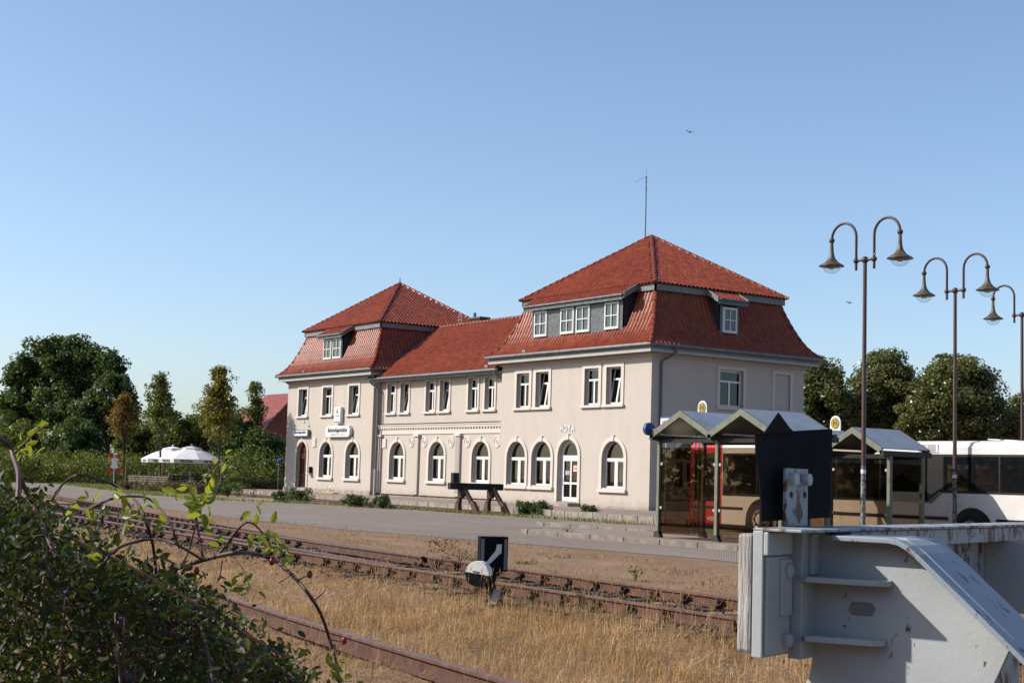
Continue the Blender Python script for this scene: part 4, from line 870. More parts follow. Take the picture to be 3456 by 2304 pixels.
# ============================================================ BUS SHELTERS
def shelter(label, x0, bays, w, yf, depth, ez, pz, base, left_pane=True):
    o = thing('bus_shelter', label, 'bus shelter', (x0+bays*w/2, yf+depth/2, base), 'bus shelters with zigzag gable roofs')
    for k in range(bays+1):
        for y in (yf, yf+depth):
            x = x0+k*w; p = MB().box(x-.05, x+.05, y-.05, y+.05, base, ez).build('post', 'shelterpost', o, bevel=.006)
            MB().prism([(x-.10, y-.06, base), (x+.14, y-.06, base), (x+.11, y-.06, base+.06), (x+.06, y-.06, base+.16), (x-.06, y-.06, base+.16), (x-.11, y-.06, base+.10)], (0, .12, 0)).build('foot', 'shelterdark', p)
    for k in range(bays):
        a, b, c = x0+k*w, x0+(k+.5)*w, x0+(k+1)*w
        for p, q in ((a, b), (b, c)):
            zp, zq = (ez, pz) if q == b else (pz, ez)
            MB().prism([(p, yf-.28, zp+.075), (q, yf-.28, zq+.075), (q, yf+depth+.28, zq+.075), (p, yf+depth+.28, zp+.075)], (0, 0, .022)).build('roof_sheet', 'shelterroof', o)
        for y in (yf-.30, yf+depth+.24):
            for p, q in ((a, b), (b, c)):
                zp, zq = (ez, pz) if q == b else (pz, ez)
                MB().prism([(p, y, zp-.06), (q, y, zq-.06), (q, y, zq+.10), (p, y, zp+.10)], (0, .06, 0)).build('gable_beam', 'shelterpost', o)
            if y < yf: MB().prism([(a+.1, y+.03, ez-.02), (c-.1, y+.03, ez-.02), (b, y+.03, pz-.07)], (0, .01, 0)).build('gable_pane', 'gableglass', o)
    for k in range(bays+1): MB().box(x0+k*w-.06, x0+k*w+.06, yf-.3, yf+depth+.3, ez-.10, ez+.03).build('roof_beam', 'shelterdark', o)
    for y in (yf, yf+depth): MB().box(x0, x0+bays*w, y-.03, y+.03, ez-.16, ez-.06).build('roof_beam', 'shelterdark', o)
    for k in range(bays):
        a, c = x0+k*w, x0+(k+1)*w
        pn = MB().box(a+.06, c-.06, yf-.006, yf+.006, base+.10, ez-.28).build('glass_pane', 'sheltglass', o)
        for x in (a+.10, c-.10):
            for z in (base+.75, base+1.85): MB().lathe([(.038, -.02), (.038, .02)], (x, yf, z), 10, 'y').build('glass_clip', 'palesteel', pn)
        MB().box(a+.05, c-.05, yf+.05, yf+.085, base+.30, base+.36).build('lean_rail', 'shelterdark', o)
    sx = x0 if left_pane else x0+bays*w
    for sx in (x0, x0+bays*w): MB().box(sx-.006, sx+.006, yf+.06, yf+depth-.06, base+.10, ez-.28).build('glass_pane', 'sheltglass', o)
    return o
SB = G+.112
shelter('left olive framed bus shelter with two glass gables at the end of the station', 21.14, 2, 2.17, -17.3, 1.5, 2.40, 2.93, SB)
s2_ = ony(2805, 1520, -13.25); shelter('right olive framed bus shelter in front of the white side of the bus', s2_.x-1.95, 2, 1.95, -13.25, 1.2, 2.16, 2.68, SB)
# ============================================================ BUS
BUS = thing('bus', 'white low floor city bus with red nose and dark window band', 'bus', (21, -9.2, G))
BX0, BX1, BY0, BY1 = 14.3, 28.2, -10.4, -7.9
sec = [(BY0, .02), (BY0, 2.38), (BY0+.06, 2.50), (BY0+.22, 2.555), (BY1-.22, 2.555), (BY1-.06, 2.50), (BY1, 2.38), (BY1, .02)]
MB().prism([(15.95, y, z) for y, z in sec], (BX1-15.95, 0, 0)).build('body', 'buswhite', BUS, bevel=.02)
nose = MB(); segs = []
for i, (x, ins) in enumerate(((15.95, 0), (14.7, 0.0), (14.45, .04), (14.34, .14), (14.28, .34))):
    segs.append([(x, min(max(y, BY0+ins), BY1-ins), z if i < 2 else z-(.05*(i-1) if z > 2 else 0)) for y, z in sec])
nose.v = [p for s in segs for p in s]; k = len(sec)
for i in range(4): nose.f += [(i*k+j, i*k+(j+1) % k, (i+1)*k+(j+1) % k, (i+1)*k+j) for j in range(k)]
nose.f.append(tuple(range(4*k, 5*k))); nose.build('nose', 'busred', BUS, True)
simple('darkglass', (.010, .011, .012), .03, .2, spec=.6); MAT['darkglass'].node_tree.nodes['Principled BSDF'].inputs['Roughness'].default_value = .03
def bp(poly, y, name, mat, parent=BUS, th=.012): return MB().prism([(x, y-th, z) for x, z in poly], (0, th, 0)).build(name, mat, parent)
wb = bp([(16.0, .90), (24.05, .93), (24.36, 1.20), (BX1-.1, 1.20), (BX1-.1, 2.20), (16.0, 2.20)], BY0, 'window_band', 'busblack', th=.010)
xs_ = [16.05, 17.5, 19.1, 20.7, 22.3, 23.95]
for a, b in zip(xs_[:-1], xs_[1:]): bp(rect(a+.03, b-.03, .98, 2.14), BY0-.010, 'window_pane', 'darkglass', wb, .006)
for a, b in ((24.42, 26.2), (26.2, 28.0)): bp(rect(a+.03, b-.03, 1.26, 2.14), BY0-.010, 'window_pane', 'darkglass', wb, .006)
MB().tube([(24.0, BY0-.02, .93), (24.36, BY0-.02, 1.22)], .022, 6).build('window_seal', 'steel', BUS)
fw_ = bp([(14.62, .72), (15.85, .72), (15.85, 2.20), (14.70, 2.20), (14.60, 1.6)], BY0-.004, 'driver_window', 'darkglass'); 
bp([(14.5, .49), (16.9, .49), (16.9, .565), (14.5, .565)], BY0-.003, 'rub_strip', 'busblack', th=.02)
for a, b in ((18.5, 24.6), (26.1, BX1)): bp(rect(a, b, .49, .575), BY0, 'rub_strip', 'busblack', th=.02)
for x in (19.6, 20.9, 22.2, 23.4, 24.1, 26.6): bp(rect(x, x+.008, .05, .48), BY0, 'panel_joint', 'greyink', th=.003)
for wx in (17.70, 25.36):
    a = bp([(wx-.66, .0)]+[(wx-.66*math.cos(math.pi*i/16), .18+.66*math.sin(math.pi*i/16)) for i in range(17)]+[(wx+.66, .0)], BY0, 'wheel_arch', 'busblack', th=.006)
    w = MB().lathe([(.30, -.03), (.44, -.05), (.48, .0), (.48, .2), (.3, .22)], (wx, BY0-.035, G+.48), 26, 'y').build('wheel', 'rubber', BUS, True)
    MB().lathe([(.285, -.055), (.27, -.045), (.2, -.02), (.16, -.035), (.12, -.085), (.001, -.095)], (wx, BY0-.035, G+.48), 24, 'y', False).build('hub', 'hub', w, True)
    for i in range(8):
        an = 2*math.pi*i/8; MB().lathe([(.032, -.05), (.032, -.03)], (wx+.225*math.cos(an), BY0-.036, G+.48+.225*math.sin(an)), 8, 'y').build('hub_slot', 'busblack', w)
vg = bp(rect(23.55, 24.27, 2.23, 2.47), BY0, 'vent_grille', 'buswhite', th=.015)
for i in range(7): bp(rect(23.62, 23.88, 2.25+i*.03, 2.265+i*.03), BY0-.015, 'slat', 'greyink', vg, .004); bp(rect(23.93, 24.2, 2.25+i*.03, 2.265+i*.03), BY0-.015, 'slat', 'greyink', vg, .004)
MB().obox((25.3, -9.7, 2.60), (.9, 0, -.04), (0, .9, 0), (0, 0, .03)).build('roof_hatch', 'buswhite', BUS)
MB().box(14.5, BX1, BY0+.03, BY1-.03, -.08, .03).build('underbody', 'busblack', BUS)
text('VGH-', .15, 'white', frame_M((15.55, BY0-.008, .17), (1, 0, 0), (0, 0, 1)), 'lettering', BUS, 1.2, bold=.004)
text('72', .22, 'white', frame_M((14.78, BY0-.006, .62), (1, 0, 0), (0, 0, 1)), 'lettering', BUS, .8, bold=.004)
MB().lathe([(.13, 0), (.13, -.03), (.09, -.05)], (14.72, BY0+.02, .33), 14, 'y').build('indicator_lamp', 'yellowsign', BUS)
MB().tube([(14.5, BY0+.1, 2.05), (14.25, BY0-.18, 2.0), (14.22, BY0-.2, 1.6)], .02, 6).build('mirror', 'busblack', BUS)

# ============================================================ SIGNS AND SMALL THINGS
def lightbox(label, x0, x1, z0, z1, d, mat, name='sign_box', chamfer=0):
    o = thing(name, label, 'sign', ((x0+x1)/2, 0, z0))
    c = chamfer; poly = [(x0+c, z0), (x1-c, z0), (x1, z0+c), (x1, z1-c), (x1-c, z1), (x0+c, z1), (x0, z1-c), (x0, z0+c)] if c else rect(x0, x1, z0, z1)
    MB().prism([(x, -d, z) for x, z in poly], (0, d-.03, 0)).build('case', mat, o, bevel=.01)
    pi = [(x+(.06 if x < (x0+x1)/2 else -.06), z+(.05 if z < (z0+z1)/2 else -.05)) for x, z in poly]
    MB().prism([(x, -d-.006, z) for x, z in pi], (0, .012, 0)).build('face', 'white', o); return o
sg = lightbox('long white wall sign reading Bahnhofsgaststätte between two arched windows', -30.5, -27.42, 3.36, 4.02, .24, 'offwhite', chamfer=.16)
text('Bahnhofsgaststätte', .36, 'ink', frame_M((-28.96, -.25, 3.77), (1, 0, 0), (0, 0, 1)), 'lettering', sg, .92, bold=.012)
text('CLUBZIMMER & MITTAGSTISCH', .13, 'greyink', frame_M((-28.96, -.25, 3.50), (1, 0, 0), (0, 0, 1)), 'lettering', sg, 1.05)
sg = lightbox('small white wall sign above the brown arched door', -35.1, -32.95, 3.42, 3.84, .22, 'greywood')
text('Bahnhofsgaststätte', .25, 'bluesign', frame_M((-34.02, -.23, 3.68), (1, 0, 0), (0, 0, 1)), 'lettering', sg, .9, bold=.008)
text('Küche & Kneipe', .11, 'bluesign', frame_M((-34.02, -.23, 3.51), (1, 0, 0), (0, 0, 1)), 'lettering', sg, 1.0) if False else None
sg = lightbox('upright white beer sign with bottle mark between two upper windows', -29.42, -28.68, 4.2, 5.15, .24, 'white')
MB().lathe([(.05, 0), (.06, .10), (.05, .18), (.02, .23), (.02, .30)], (-29.05, -.246, 4.78), 10).build('bottle_mark', 'greyink', sg)
text('VELTINS', .14, 'greyink', frame_M((-29.05, -.25, 4.62), (1, 0, 0), (0, 0, 1)), 'lettering', sg, .9, bold=.004)
MB().box(-29.38, -28.72, -.247, -.242, 4.24, 4.30).build('stripe', 'green', sg)
o = thing('wall_ashtray', 'small dark wall box with grey bowl beside the brown door', 'ashtray', (-32.6, 0, 1.2)); MB().box(-32.74, -32.5, -.16, 0, 1.15, 1.55).build('box', 'blacksheet', o, bevel=.02); MB().box(-32.8, -32.46, -.26, -.02, 1.05, 1.15).build('bowl', 'palesteel', o, bevel=.03)
o = thing('wall_floodlight', 'small floodlight hanging below the leftmost upper window sill', 'lamp', (-33.4, 0, 4.3)); MB().tube([(-33.38, 0, 4.5), (-33.38, -.25, 4.45), (-33.38, -.27, 4.36)], .015, 6).build('bracket', 'zinc', o); MB().lathe([(.03, .06), (.09, -.04), (.085, -.05)], (-33.38, -.27, 4.3), 10).build('head', 'palesteel', o)
o = thing('hose_tray', 'yellow tray with coiled wire lying on the platform by the left wing', 'tray', (-27.9, -1.0, 0)); MB().box(-28.6, -27.3, -1.25, -.85, .0, .06).build('tray', 'yellow', o, bevel=.02); MB().tube([(-28.2+.2*math.cos(a), -1.05, .26+.2*math.sin(a)) for a in [i*.5 for i in range(14)]], .012, 5).build('wire_coil', 'steel', o)
o = thing('antenna_mast', 'tall thin antenna mast beside the peak of the near roof', 'antenna', (-6.6, 4.9, 13.3))
MB().tube([(-6.6, 4.9, 12.6), (-6.63, 4.9, 16.45)], .034, 8).build('mast', 'zinc', o); MB().tube([(-6.63, 4.9, 16.4), (-6.64, 4.9, 17.0)], .014, 6).build('whip', 'palesteel', o); MB().ball((-6.63, 4.9, 16.5), .05).build('hub', 'zincdark', o)
for dx, dy, dz in ((-.5, -.35, -.3), (.75, .1, -.4), (-.3, .3, -.65)): MB().tube([(-6.63, 4.9, 16.55), (-6.63+dx, 4.9+dy, 16.55+dz)], .008, 5).build('radial', 'zincdark', o)
def hsign(label, P, zc):
    o = thing('bus_stop_sign', label, 'sign', (P.x, P.y, SB), 'bus stop signs')
    MB().tube([(P.x-.16, P.y+.05, SB), (P.x-.16, P.y+.05, zc+.05)], .03, 8).build('pole', 'steel', o)
    MB().prism([(P.x-.19, P.y, zc-.42), (P.x+.19, P.y, zc-.42)]+[(P.x+.19*math.cos(math.pi*i/12), P.y, zc+.19*math.sin(math.pi*i/12)+.02) for i in range(13)], (0, .03, 0)).build('board', 'white', o)
    MB().lathe([(.155, 0), (.155, .008)], (P.x, P.y-.01, zc), 24, 'y').build('green_ring', 'green', o); MB().lathe([(.132, 0), (.132, .012)], (P.x, P.y-.014, zc), 24, 'y').build('yellow_disc', 'yellowsign', o)
    text('H', .21, 'green', frame_M((P.x, P.y-.017, zc), (1, 0, 0), (0, 0, 1)), 'lettering', o, 1, bold=.008)
P = ony(2370, 1376, -13.0); hsign('round yellow and green bus stop sign above the left shelter roof', P, P.z)
P = ony(2819, 1428, -11.2); hsign('round yellow and green bus stop sign left of the tall lamp above the right shelter', P, P.z)
o = thing('information_board', 'white notice board with red lettering on a post beside the left shelter', 'sign', (18.5, -14.5, SB))
P = ony(2262, 1425, -14.6); MB().box(P.x-.42, P.x+1.0, -14.6, -14.54, P.z-.28, P.z+.12).build('board', 'offwhite', o); MB().box(P.x-.5, P.x+1.08, -14.54, -14.48, P.z-.34, P.z+.18).build('back_board', 'bluesign', o)
for x in (P.x-.3, P.x+.9): MB().tube([(x, -14.47, SB), (x, -14.47, P.z)], .025, 6).build('post', 'palesteel', o)
text('Hier', .17, 'red', frame_M((P.x-.2, -14.605, P.z+.0), (1, 0, 0), (0, 0, 1)), 'lettering', o, .9, bold=.004)
P = ony(2190, 1447, -17.62); o = thing('round_sign', 'blue round sign seen edge on at the left shelter corner', 'sign', P); MB().lathe([(.16, -.05), (.165, 0), (.16, .05)], P, 20, 'x').build('drum', 'bluesign', o, True)
MB().tube([P, P+Vector((.25, .05, -.02))], .02, 6).build('bracket', 'shelterpost', o)

# garden in front of the left end: parasols, pallets, tables
PA = thing('parasol', 'right white beer garden parasol nearest the station', 'parasol')
def canopy():
    m = MB(); n_ = 8; top = 2.98; rings = [(.0, 2.98), (.7, 2.80), (.72, 2.70), (1.4, 2.45), (2.15, 2.05)]
    for r, z in rings[1:]:
        for k in range(n_): a = math.pi*(2*k+1)/n_; m.v.append((r*math.cos(a), r*math.sin(a), z))
    m.v.append((0, 0, top)); ap = len(m.v)-1
    for k in range(n_): m.f.append((k, (k+1) % n_, ap))
    for i in range(3): m.f += [(i*n_+k, (i+1)*n_+k, (i+1)*n_+(k+1) % n_, i*n_+(k+1) % n_) for k in range(n_)]
    return m
cn = canopy().build('canopy', 'canvas', PA)
for k in range(8):
    a0, a1 = math.pi*(2*k+1)/8, math.pi*(2*k+3)/8; q = [(2.15*math.cos(a), 2.15*math.sin(a), 2.05) for a in (a0, a1)]; q2 = [(2.10*math.cos(a), 2.10*math.sin(a), 1.80) for a in (a0, a1)]
    MB().add([q[0], q[1], q2[1], q2[0]], [(0, 1, 2, 3)]).build('valance', 'canvas', PA)
    am = (a0+a1)/2; rr = 2.15*math.cos(math.pi/8)-.0; tx = Vector((-math.sin(am), math.cos(am), 0)); text('VELTINS', .20, 'ink', frame_M((rr*math.cos(am), rr*math.sin(am), 1.92), tx, (0, 0, 1)), 'lettering', PA, 1.1, bold=.006)
    MB().tube([(0, 0, 2.62), (2.12*math.cos(a0), 2.12*math.sin(a0), 2.04)], .014, 5).build('rib', 'palesteel', PA)
MB().tube([(0, 0, 0), (0, 0, 3.02)], .035, 8).build('pole', 'palesteel', PA); MB().lathe([(.3, 0), (.3, .08), (.06, .12)], (0, 0, 0), 12).build('base', 'greywood', PA); MB().ball((0, 0, 3.02), .07).build('finial', 'canvas', PA)
P2 = copy_tree(PA, (0, 0, 0), 'left white beer garden parasol behind the pallet fence')
q = at(640, 1640, 97); PA.location = (q.x, q.y, G); PA.rotation_euler = (0, 0, .25); q = at(577, 1638, 103); P2.location = (q.x, q.y, G); P2.rotation_euler = (0, 0, -.1)
for o in (PA, P2): o['group'] = 'white parasols in the beer garden'
def pallet_fence(label, pa, pb, h, mat, n):
    a, b = Vector((pa.x, pa.y, G)), Vector((pb.x, pb.y, G)); d = (b-a).normalized(); nr = Vector((d.y, -d.x, 0)); L = (b-a).length; o = thing('pallet_fence', label, 'fence', a.lerp(b, .5))
    for k in range(n):
        for r in range(6):
            MB().obox(a+d*(L*k/n+.02)+Vector((0, 0, .06+r*h/6)), d*(L/n-.04), nr*.025, (0, 0, h/6-.045)).build('board', mat, o)
        MB().obox(a+d*(L*k/n+.1)+nr*-.03+Vector((0, 0, h*.3)), d*.05, nr*-.03, d*-.14+Vector((0, 0, h*.68))).build('strut', mat, o); MB().obox(a+d*(L*(k+1)/n-.03)+nr*-.05, d*.06, nr*-.06, (0, 0, h+.28)).build('post', 'greywood', o)
pallet_fence('sunlit fence of reddish wooden pallets under the parasols', at(432, 1648, 98), at(566, 1652, 97), .88, 'palletwood', 4)
pallet_fence('dark shaded pallet fence right of the sunlit pallets', at(572, 1650, 97), at(700, 1655, 104), .95, 'palletshade', 3)  # this fence's shade is put into its darker board colour
o = thing('beer_bench', 'long grey bench beside the right parasol', 'bench', at(770, 1655, 98)); a = at(700, 1641, 99); b = at(850, 1646, 99)
MB().obox(a, b-a, H_F*.5, (0, 0, .05)).build('bench_top', 'palesteel', o)
for f_ in (.1, .9): p = a.lerp(b, f_); MB().obox(Vector((p.x, p.y, G)), H_R*.05, H_F*.4, (0, 0, p.z-G)).build('leg', 'greywood', o)
# level crossing cross and blue sign
c = at(387, 1562, 106); o = thing('crossing_sign', 'red and white diagonal cross of the railway crossing', 'sign', (c.x, c.y, G))
for s in (-1, 1):
    d = (H_R*.42*s+Vector((0, 0, .78))); d2 = d.normalized(); w = d2.cross(H_F).normalized()*.13
    MB().prism([c-d*.45-w, c+d*.45-w, c+d*.45+w, c-d*.45+w], H_F*-.02*(1 if s > 0 else 1.6)).build('white_arm', 'white', o)
    for e in (-1, 1): MB().prism([c+d*.45*e-w, c+d*.9*e-w, c+d*.9*e+w, c+d*.45*e+w], H_F*-.02*(1 if s > 0 else 1.6)).build('red_tip', 'red', o)
MB().tube([(c.x+H_F.x*.05, c.y+H_F.y*.05, G), (c.x+H_F.x*.05, c.y+H_F.y*.05, c.z+.3)], .04, 8).build('post', 'palesteel', o)
c = at(941, 1552, 97.5); o = thing('traffic_sign', 'blue round traffic sign with white right turn arrow left of the station', 'sign', (c.x, c.y, G))
m = MB(); P = [c+(H_R*math.cos(a)+Vector((0, 0, math.sin(a))))*.235 for a in [2*math.pi*i/24 for i in range(24)]]; m.prism(P, H_F*.02).build('disc', 'bluesign', o)
MB().tube([c+H_F*-.01+H_R*x+Vector((0, 0, z)) for x, z in ((-.07, -.14), (-.07, .02), (-.03, .07), (.08, .07))], .02, 6).build('arrow', 'white', o); MB().prism([c+H_F*-.02+H_R*x+Vector((0, 0, z)) for x, z in ((.06, .0), (.14, .07), (.06, .14))], H_F*.01).build('arrow_head', 'white', o)
MB().tube([(c.x+H_F.x*.03, c.y+H_F.y*.03, G), (c.x+H_F.x*.03, c.y+H_F.y*.03, c.z+.1)], .03, 8).build('post', 'palesteel', o)
# neighbouring house
E0 = at(866, 1480, 120); R0 = at(948, 1358, 124); a_ = H_R; b_ = H_F; o = thing('brick_house', 'house with steep red tiled hip roof behind the left end of the station', 'house', E0+a_*6)
e0 = Vector((E0.x, E0.y, E0.z)); ax_, ay_ = Vector((-1, 0, 0)), Vector((0, 1, 0)); c1, c2, c3, c4 = e0, e0+ax_*12, e0+ax_*12+ay_*9, e0+ay_*9; r1 = e0+ax_*2.0+ay_*4.5; r1.z = R0.z+.9; r2 = r1+ax_*6
hr = MB().add([c1, c2, c3, c4, r1, r2], [(0, 1, 5, 4), (1, 2, 5), (2, 3, 4, 5), (3, 0, 4), (0, 3, 2, 1)]).build('roof', 'tile', o)
ridge_line([c1+Vector((0, 0, .03)), r1+Vector((0, 0, .03))], hr, .5)
w0 = e0+ax_*.4+ay_*.4; MB().prism([Vector((p.x, p.y, G)) for p in (w0, w0+ax_*11.2, w0+ax_*11.2+ay_*8.2, w0+ay_*8.2)], (0, 0, E0.z-G)).build('wall', 'brick', o)
MB().obox(w0+ay_*1.5+ax_*-.03+Vector((0, 0, -1.9)), ay_*1.0, ax_*.03, (0, 0, 1.2)).build('window', 'whiteframe', o)
# two far birds
for lab, x, y in (('tiny dark bird flying high in the sky above the near roof', 2330, 447), ('tiny dark bird in the sky left of the nearest lamp pole', 2868, 1022)):
    c = at(x, y, 90); o = thing('bird', lab, 'bird', c); MB().lathe([(.005, -.14), (.035, -.05), (.04, .03), (.02, .1), (.004, .14)], c, 8, 'x').build('body', 'ink', o, True)
    for s in (-1, 1): MB().prism([c+Vector((-.05, 0, .01)), c+Vector((.05, 0, .01)), c+Vector((.0, s*.28, .07)), c+Vector((-.06, s*.3, .06))], (0, 0, .008)).build('wing', 'ink', o)

# ============================================================ VEGETATION
def leaves(C, R, per, size, asp=.6, flat=.0, upb=.0):
    """leaf quads scattered in ellipsoid clumps: C (N,3) centres, R (N,3) radii"""
    n_ = len(C)*per; d = RNG.normal(0, 1, (len(C), per, 3)); d /= np.linalg.norm(d, axis=-1, keepdims=True); r = RNG.random((len(C), per, 1))**.45
    P = (C[:, None]+d*r*R[:, None]).reshape(-1, 3); nn = (d.reshape(-1, 3)*.7+RNG.normal(0, .7, (n_, 3))); nn[:, 2] += upb; nn /= np.linalg.norm(nn, axis=-1, keepdims=True)
    a = np.cross(nn, RNG.normal(0, 1, (n_, 3))); a /= np.linalg.norm(a, axis=-1, keepdims=True); b = np.cross(nn, a)
    s = size*RNG.uniform(.6, 1.35, (n_, 1)); V = np.stack([P-a*s*.5, P+b*s*asp*.5+nn*s*.12, P+a*s*.5, P-b*s*asp*.5+nn*s*.12], 1).reshape(-1, 3)
    return V, np.arange(n_*4).reshape(-1, 4)
def blobs(Bs, per_blob, cr, inner=.55):
    C, R = [], []
    for (c, r), k in zip(Bs, per_blob):
        d = RNG.normal(0, 1, (k, 3)); d /= np.linalg.norm(d, axis=-1, keepdims=True); f = RNG.uniform(inner, 1.0, (k, 1)); p = np.array(c)+d*np.array(r)*f
        C.append(p); q = cr*RNG.uniform(.6, 1.4, (k, 1)); R.append(np.concatenate([q, q, q*.75], 1))
    return np.concatenate(C), np.concatenate(R)
def bpx(x, y, d, rx, ry, ryd=None):
    c = at(x, y, d); s = d/FPX; return (tuple(c), (rx*s, (ryd or rx)*s, ry*s))
def tree(name, label, base, Bs, per_blob, cr, per, size, mat, tr=.2, trunk_top=None, group=None, limbs=5, inner=.5, cat='tree', barkm='bark'):
    bx, by = base; cs = np.array([b[0] for b in Bs]); top = np.array([max(b[0][2]+b[1][2]*.5 for b in Bs)])[0]
    o = thing(name, label, cat, (bx, by, G), group); cm = cs.mean(0); tt = trunk_top or cm[2]
    m = MB(); mid = Vector((bx*.6+cm[0]*.4, by*.6+cm[1]*.4, G+(tt-G)*.55)); pts = spline([(bx, by, G-.1), tuple(mid), (cm[0], cm[1], tt)], .8); m.tube(pts, [tr*(1-.75*i/(len(pts)-1)) for i in range(len(pts))], 8)
    m.build('trunk', barkm, o, True)
    for k in range(limbs):
        b_ = Bs[k % len(Bs)]; st = pts[int(len(pts)*(.35+.5*random.random()))-1]; e = Vector(b_[0])+Vector((random.uniform(-.6, .6)*b_[1][0], random.uniform(-.6, .6)*b_[1][1], random.uniform(-.2, .6)*b_[1][2]))
        P = [st, st.lerp(e, .5)+Vector((0, 0, .12*(e-st).length)), e]; m2 = MB().tube(spline(P, .7), [tr*.45*(1-.8*i/(len(spline(P, .7))-1)) for i in range(len(spline(P, .7)))], 6); m2.build('limb', barkm, o, True)
    C, R = blobs(Bs, per_blob, cr, inner); V, F_ = leaves(C, R, per, size, upb=.3); fast('crown', V, F_, mat, o); return o
# --- left side: the big tree and the wood edge
B = [bpx(210, 1225, 140, 130, 95), bpx(95, 1290, 141, 75, 80), bpx(320, 1260, 139, 95, 85), bpx(70, 1400, 142, 90, 90), bpx(240, 1370, 139, 120, 90)]
q = at(190, 1600, 141); tree('broadleaf_tree', 'tallest dark green broadleaf tree at the far left', (q.x, q.y), B, [85, 45, 60, 50, 60], 1.0, 170, .34, 'leafdark', .5, inner=.35, limbs=8)
B = [bpx(375, 1355, 132, 80, 95), bpx(310, 1420, 131, 75, 80), bpx(410, 1440, 132, 60, 70)]; q = at(360, 1600, 132)
tree('broadleaf_tree', 'dark brownish green tree leaning right beside the tallest tree', (q.x, q.y), B, [70, 50, 40], .8, 150, .30, 'leafdark2' if 'leafdark2' in MAT else 'leafdark', .4)
WOOD = [('loose pale green bushy tree at the left picture edge', 50, 1490, 126, 120, 95, 'leafmid'), ('mid green bushy tree below the brownish green tree', 245, 1485, 124, 110, 95, 'leafdark'), ('low grey green tree behind the leftmost young tree', 470, 1470, 128, 90, 95, 'leafmid'),
        ('rounded green tree directly behind the parasols', 600, 1465, 127, 105, 105, 'leafmid'), ('olive green tree between the two taller young trees', 690, 1445, 130, 85, 95, 'leafmid'), ('dark green tree behind the yellowing young tree', 795, 1475, 118, 85, 115, 'leafdark'), ('very dark shaded tree against the left end of the station', 885, 1535, 108, 85, 100, 'leafdark'),
        ('grey green tree rising over the red roofed house', 945, 1400, 150, 60, 75, 'leafmid')]
for lab, x, y, d, rx, ry, mt in WOOD:
    q = at(x, 1600, d); B = [bpx(x, y, d, rx*.8, ry*.75), bpx(x-rx*.45, y+ry*.35, d, rx*.55, ry*.6), bpx(x+rx*.45, y+ry*.3, d, rx*.55, ry*.6)]
    tree('broadleaf_tree', lab, (q.x, q.y), B, [46, 26, 26], .75, 130, .26, mt, .18, limbs=3, group='trees along the wood edge', inner=.4)
q = at(862, 1600, 122); B = [bpx(862, 1400, 122, 38, 60), bpx(862, 1345, 122, 20, 45), bpx(862, 1310, 122, 9, 22)]; tree('birch_tree', 'slender pointed tree showing over the dark trees left of the station', (q.x, q.y), B, [24, 14, 6], .5, 70, .2, 'leafmid', .1, limbs=3, inner=.1)
C = []; 
for x in range(-60, 960, 9):
    for k in range(4): d = random.uniform(112, 122) if x < 780 else random.uniform(103, 112); p = at(x+random.uniform(-5, 5), 1600, d); C.append((p.x, p.y, random.uniform(G, G+(2.2 if x < 780 else 2.6))))
C = np.array(C); V, F_ = leaves(C, np.full((len(C), 3), .8), 90, .20, upb=.3); o = fast('undergrowth', V, F_, 'leafmid'); o['kind'] = 'stuff'; tag(o, 'dark undergrowth filling the wood edge below the trees', 'undergrowth')
# low clipped hedge left of the station
h = thing('hedge', 'low clipped sunlit hedge left of the station wall', 'hedge', at(860, 1650, 99)); C = []
for x in np.arange(775, 962, 3.5):
    for k in range(5): p = at(x, 1640, random.uniform(97.5, 99.5)); C.append((p.x, p.y, random.uniform(G+.1, G+.85)))
V, F_ = leaves(np.array(C), np.full((len(C), 3), .22), 40, .10, upb=.5); fast('foliage', V, F_, 'leafhedge', h)
# --- young street trees in front of the garden
def young(label, x, top, bot, base, d, half, mat, n):
    q = at(x, base, d); Bs = [bpx(x, top+(bot-top)*.62, d, half, (bot-top)*.36), bpx(x, top+(bot-top)*.32, d, half*.68, (bot-top)*.3), bpx(x+2, top+(bot-top)*.10, d, half*.28, (bot-top)*.13)]
    o = tree('young_tree', label, (q.x, q.y), Bs, [int(n*.55), int(n*.33), int(n*.12)], .38, 46, .17, mat, .075, limbs=6, group='young street trees', inner=.15); 
    s = MB().tube([(q.x+.22, q.y, G), (q.x+.25, q.y, G+2.1)], .035, 6).build('stake', 'palletwood', o); return o
young('leftmost young tree with orange brown autumn leaves', 417, 1330, 1485, 1640, 100, 52, 'leaforange', 90)
young('middle young tree with dark green crown left of the parasols', 540, 1262, 1470, 1646, 98, 66, 'leafmid', 120)
young('largest young tree with yellowing top right of the parasols', 738, 1238, 1500, 1650, 94, 82, 'leafyellow', 190)
# --- trees behind the buses
def lime(label, x, y, d, rx, ry, n):
    q = at(x, 1640, d); Bs = [bpx(x, y, d, rx*.8, ry*.72), bpx(x-rx*.4, y+ry*.4, d, rx*.62, ry*.6), bpx(x+rx*.42, y+ry*.38, d, rx*.6, ry*.6), bpx(x+rx*.05, y-ry*.5, d, rx*.5, ry*.45)]
    return tree('lime_tree', label, (q.x, q.y), Bs, [n, n//2, n//2, n//3], .62, 130, .20, 'leaflime', .22, limbs=4, group='trees behind the bus station', inner=.55)
lime('dense green tree right beside the station end wall', 2765, 1350, 90, 135, 155, 110); lime('dense green tree between the two nearest lamp poles, left one', 2985, 1340, 92, 160, 160, 140)
lime('widest rounded green tree behind the middle street lamp', 3225, 1355, 88, 205, 165, 190); lime('green tree cut by the right picture edge behind the bus', 3475, 1440, 90, 130, 120, 90)
lime('dark green tree partly hidden behind the wide rounded one', 3100, 1420, 104, 160, 120, 90)
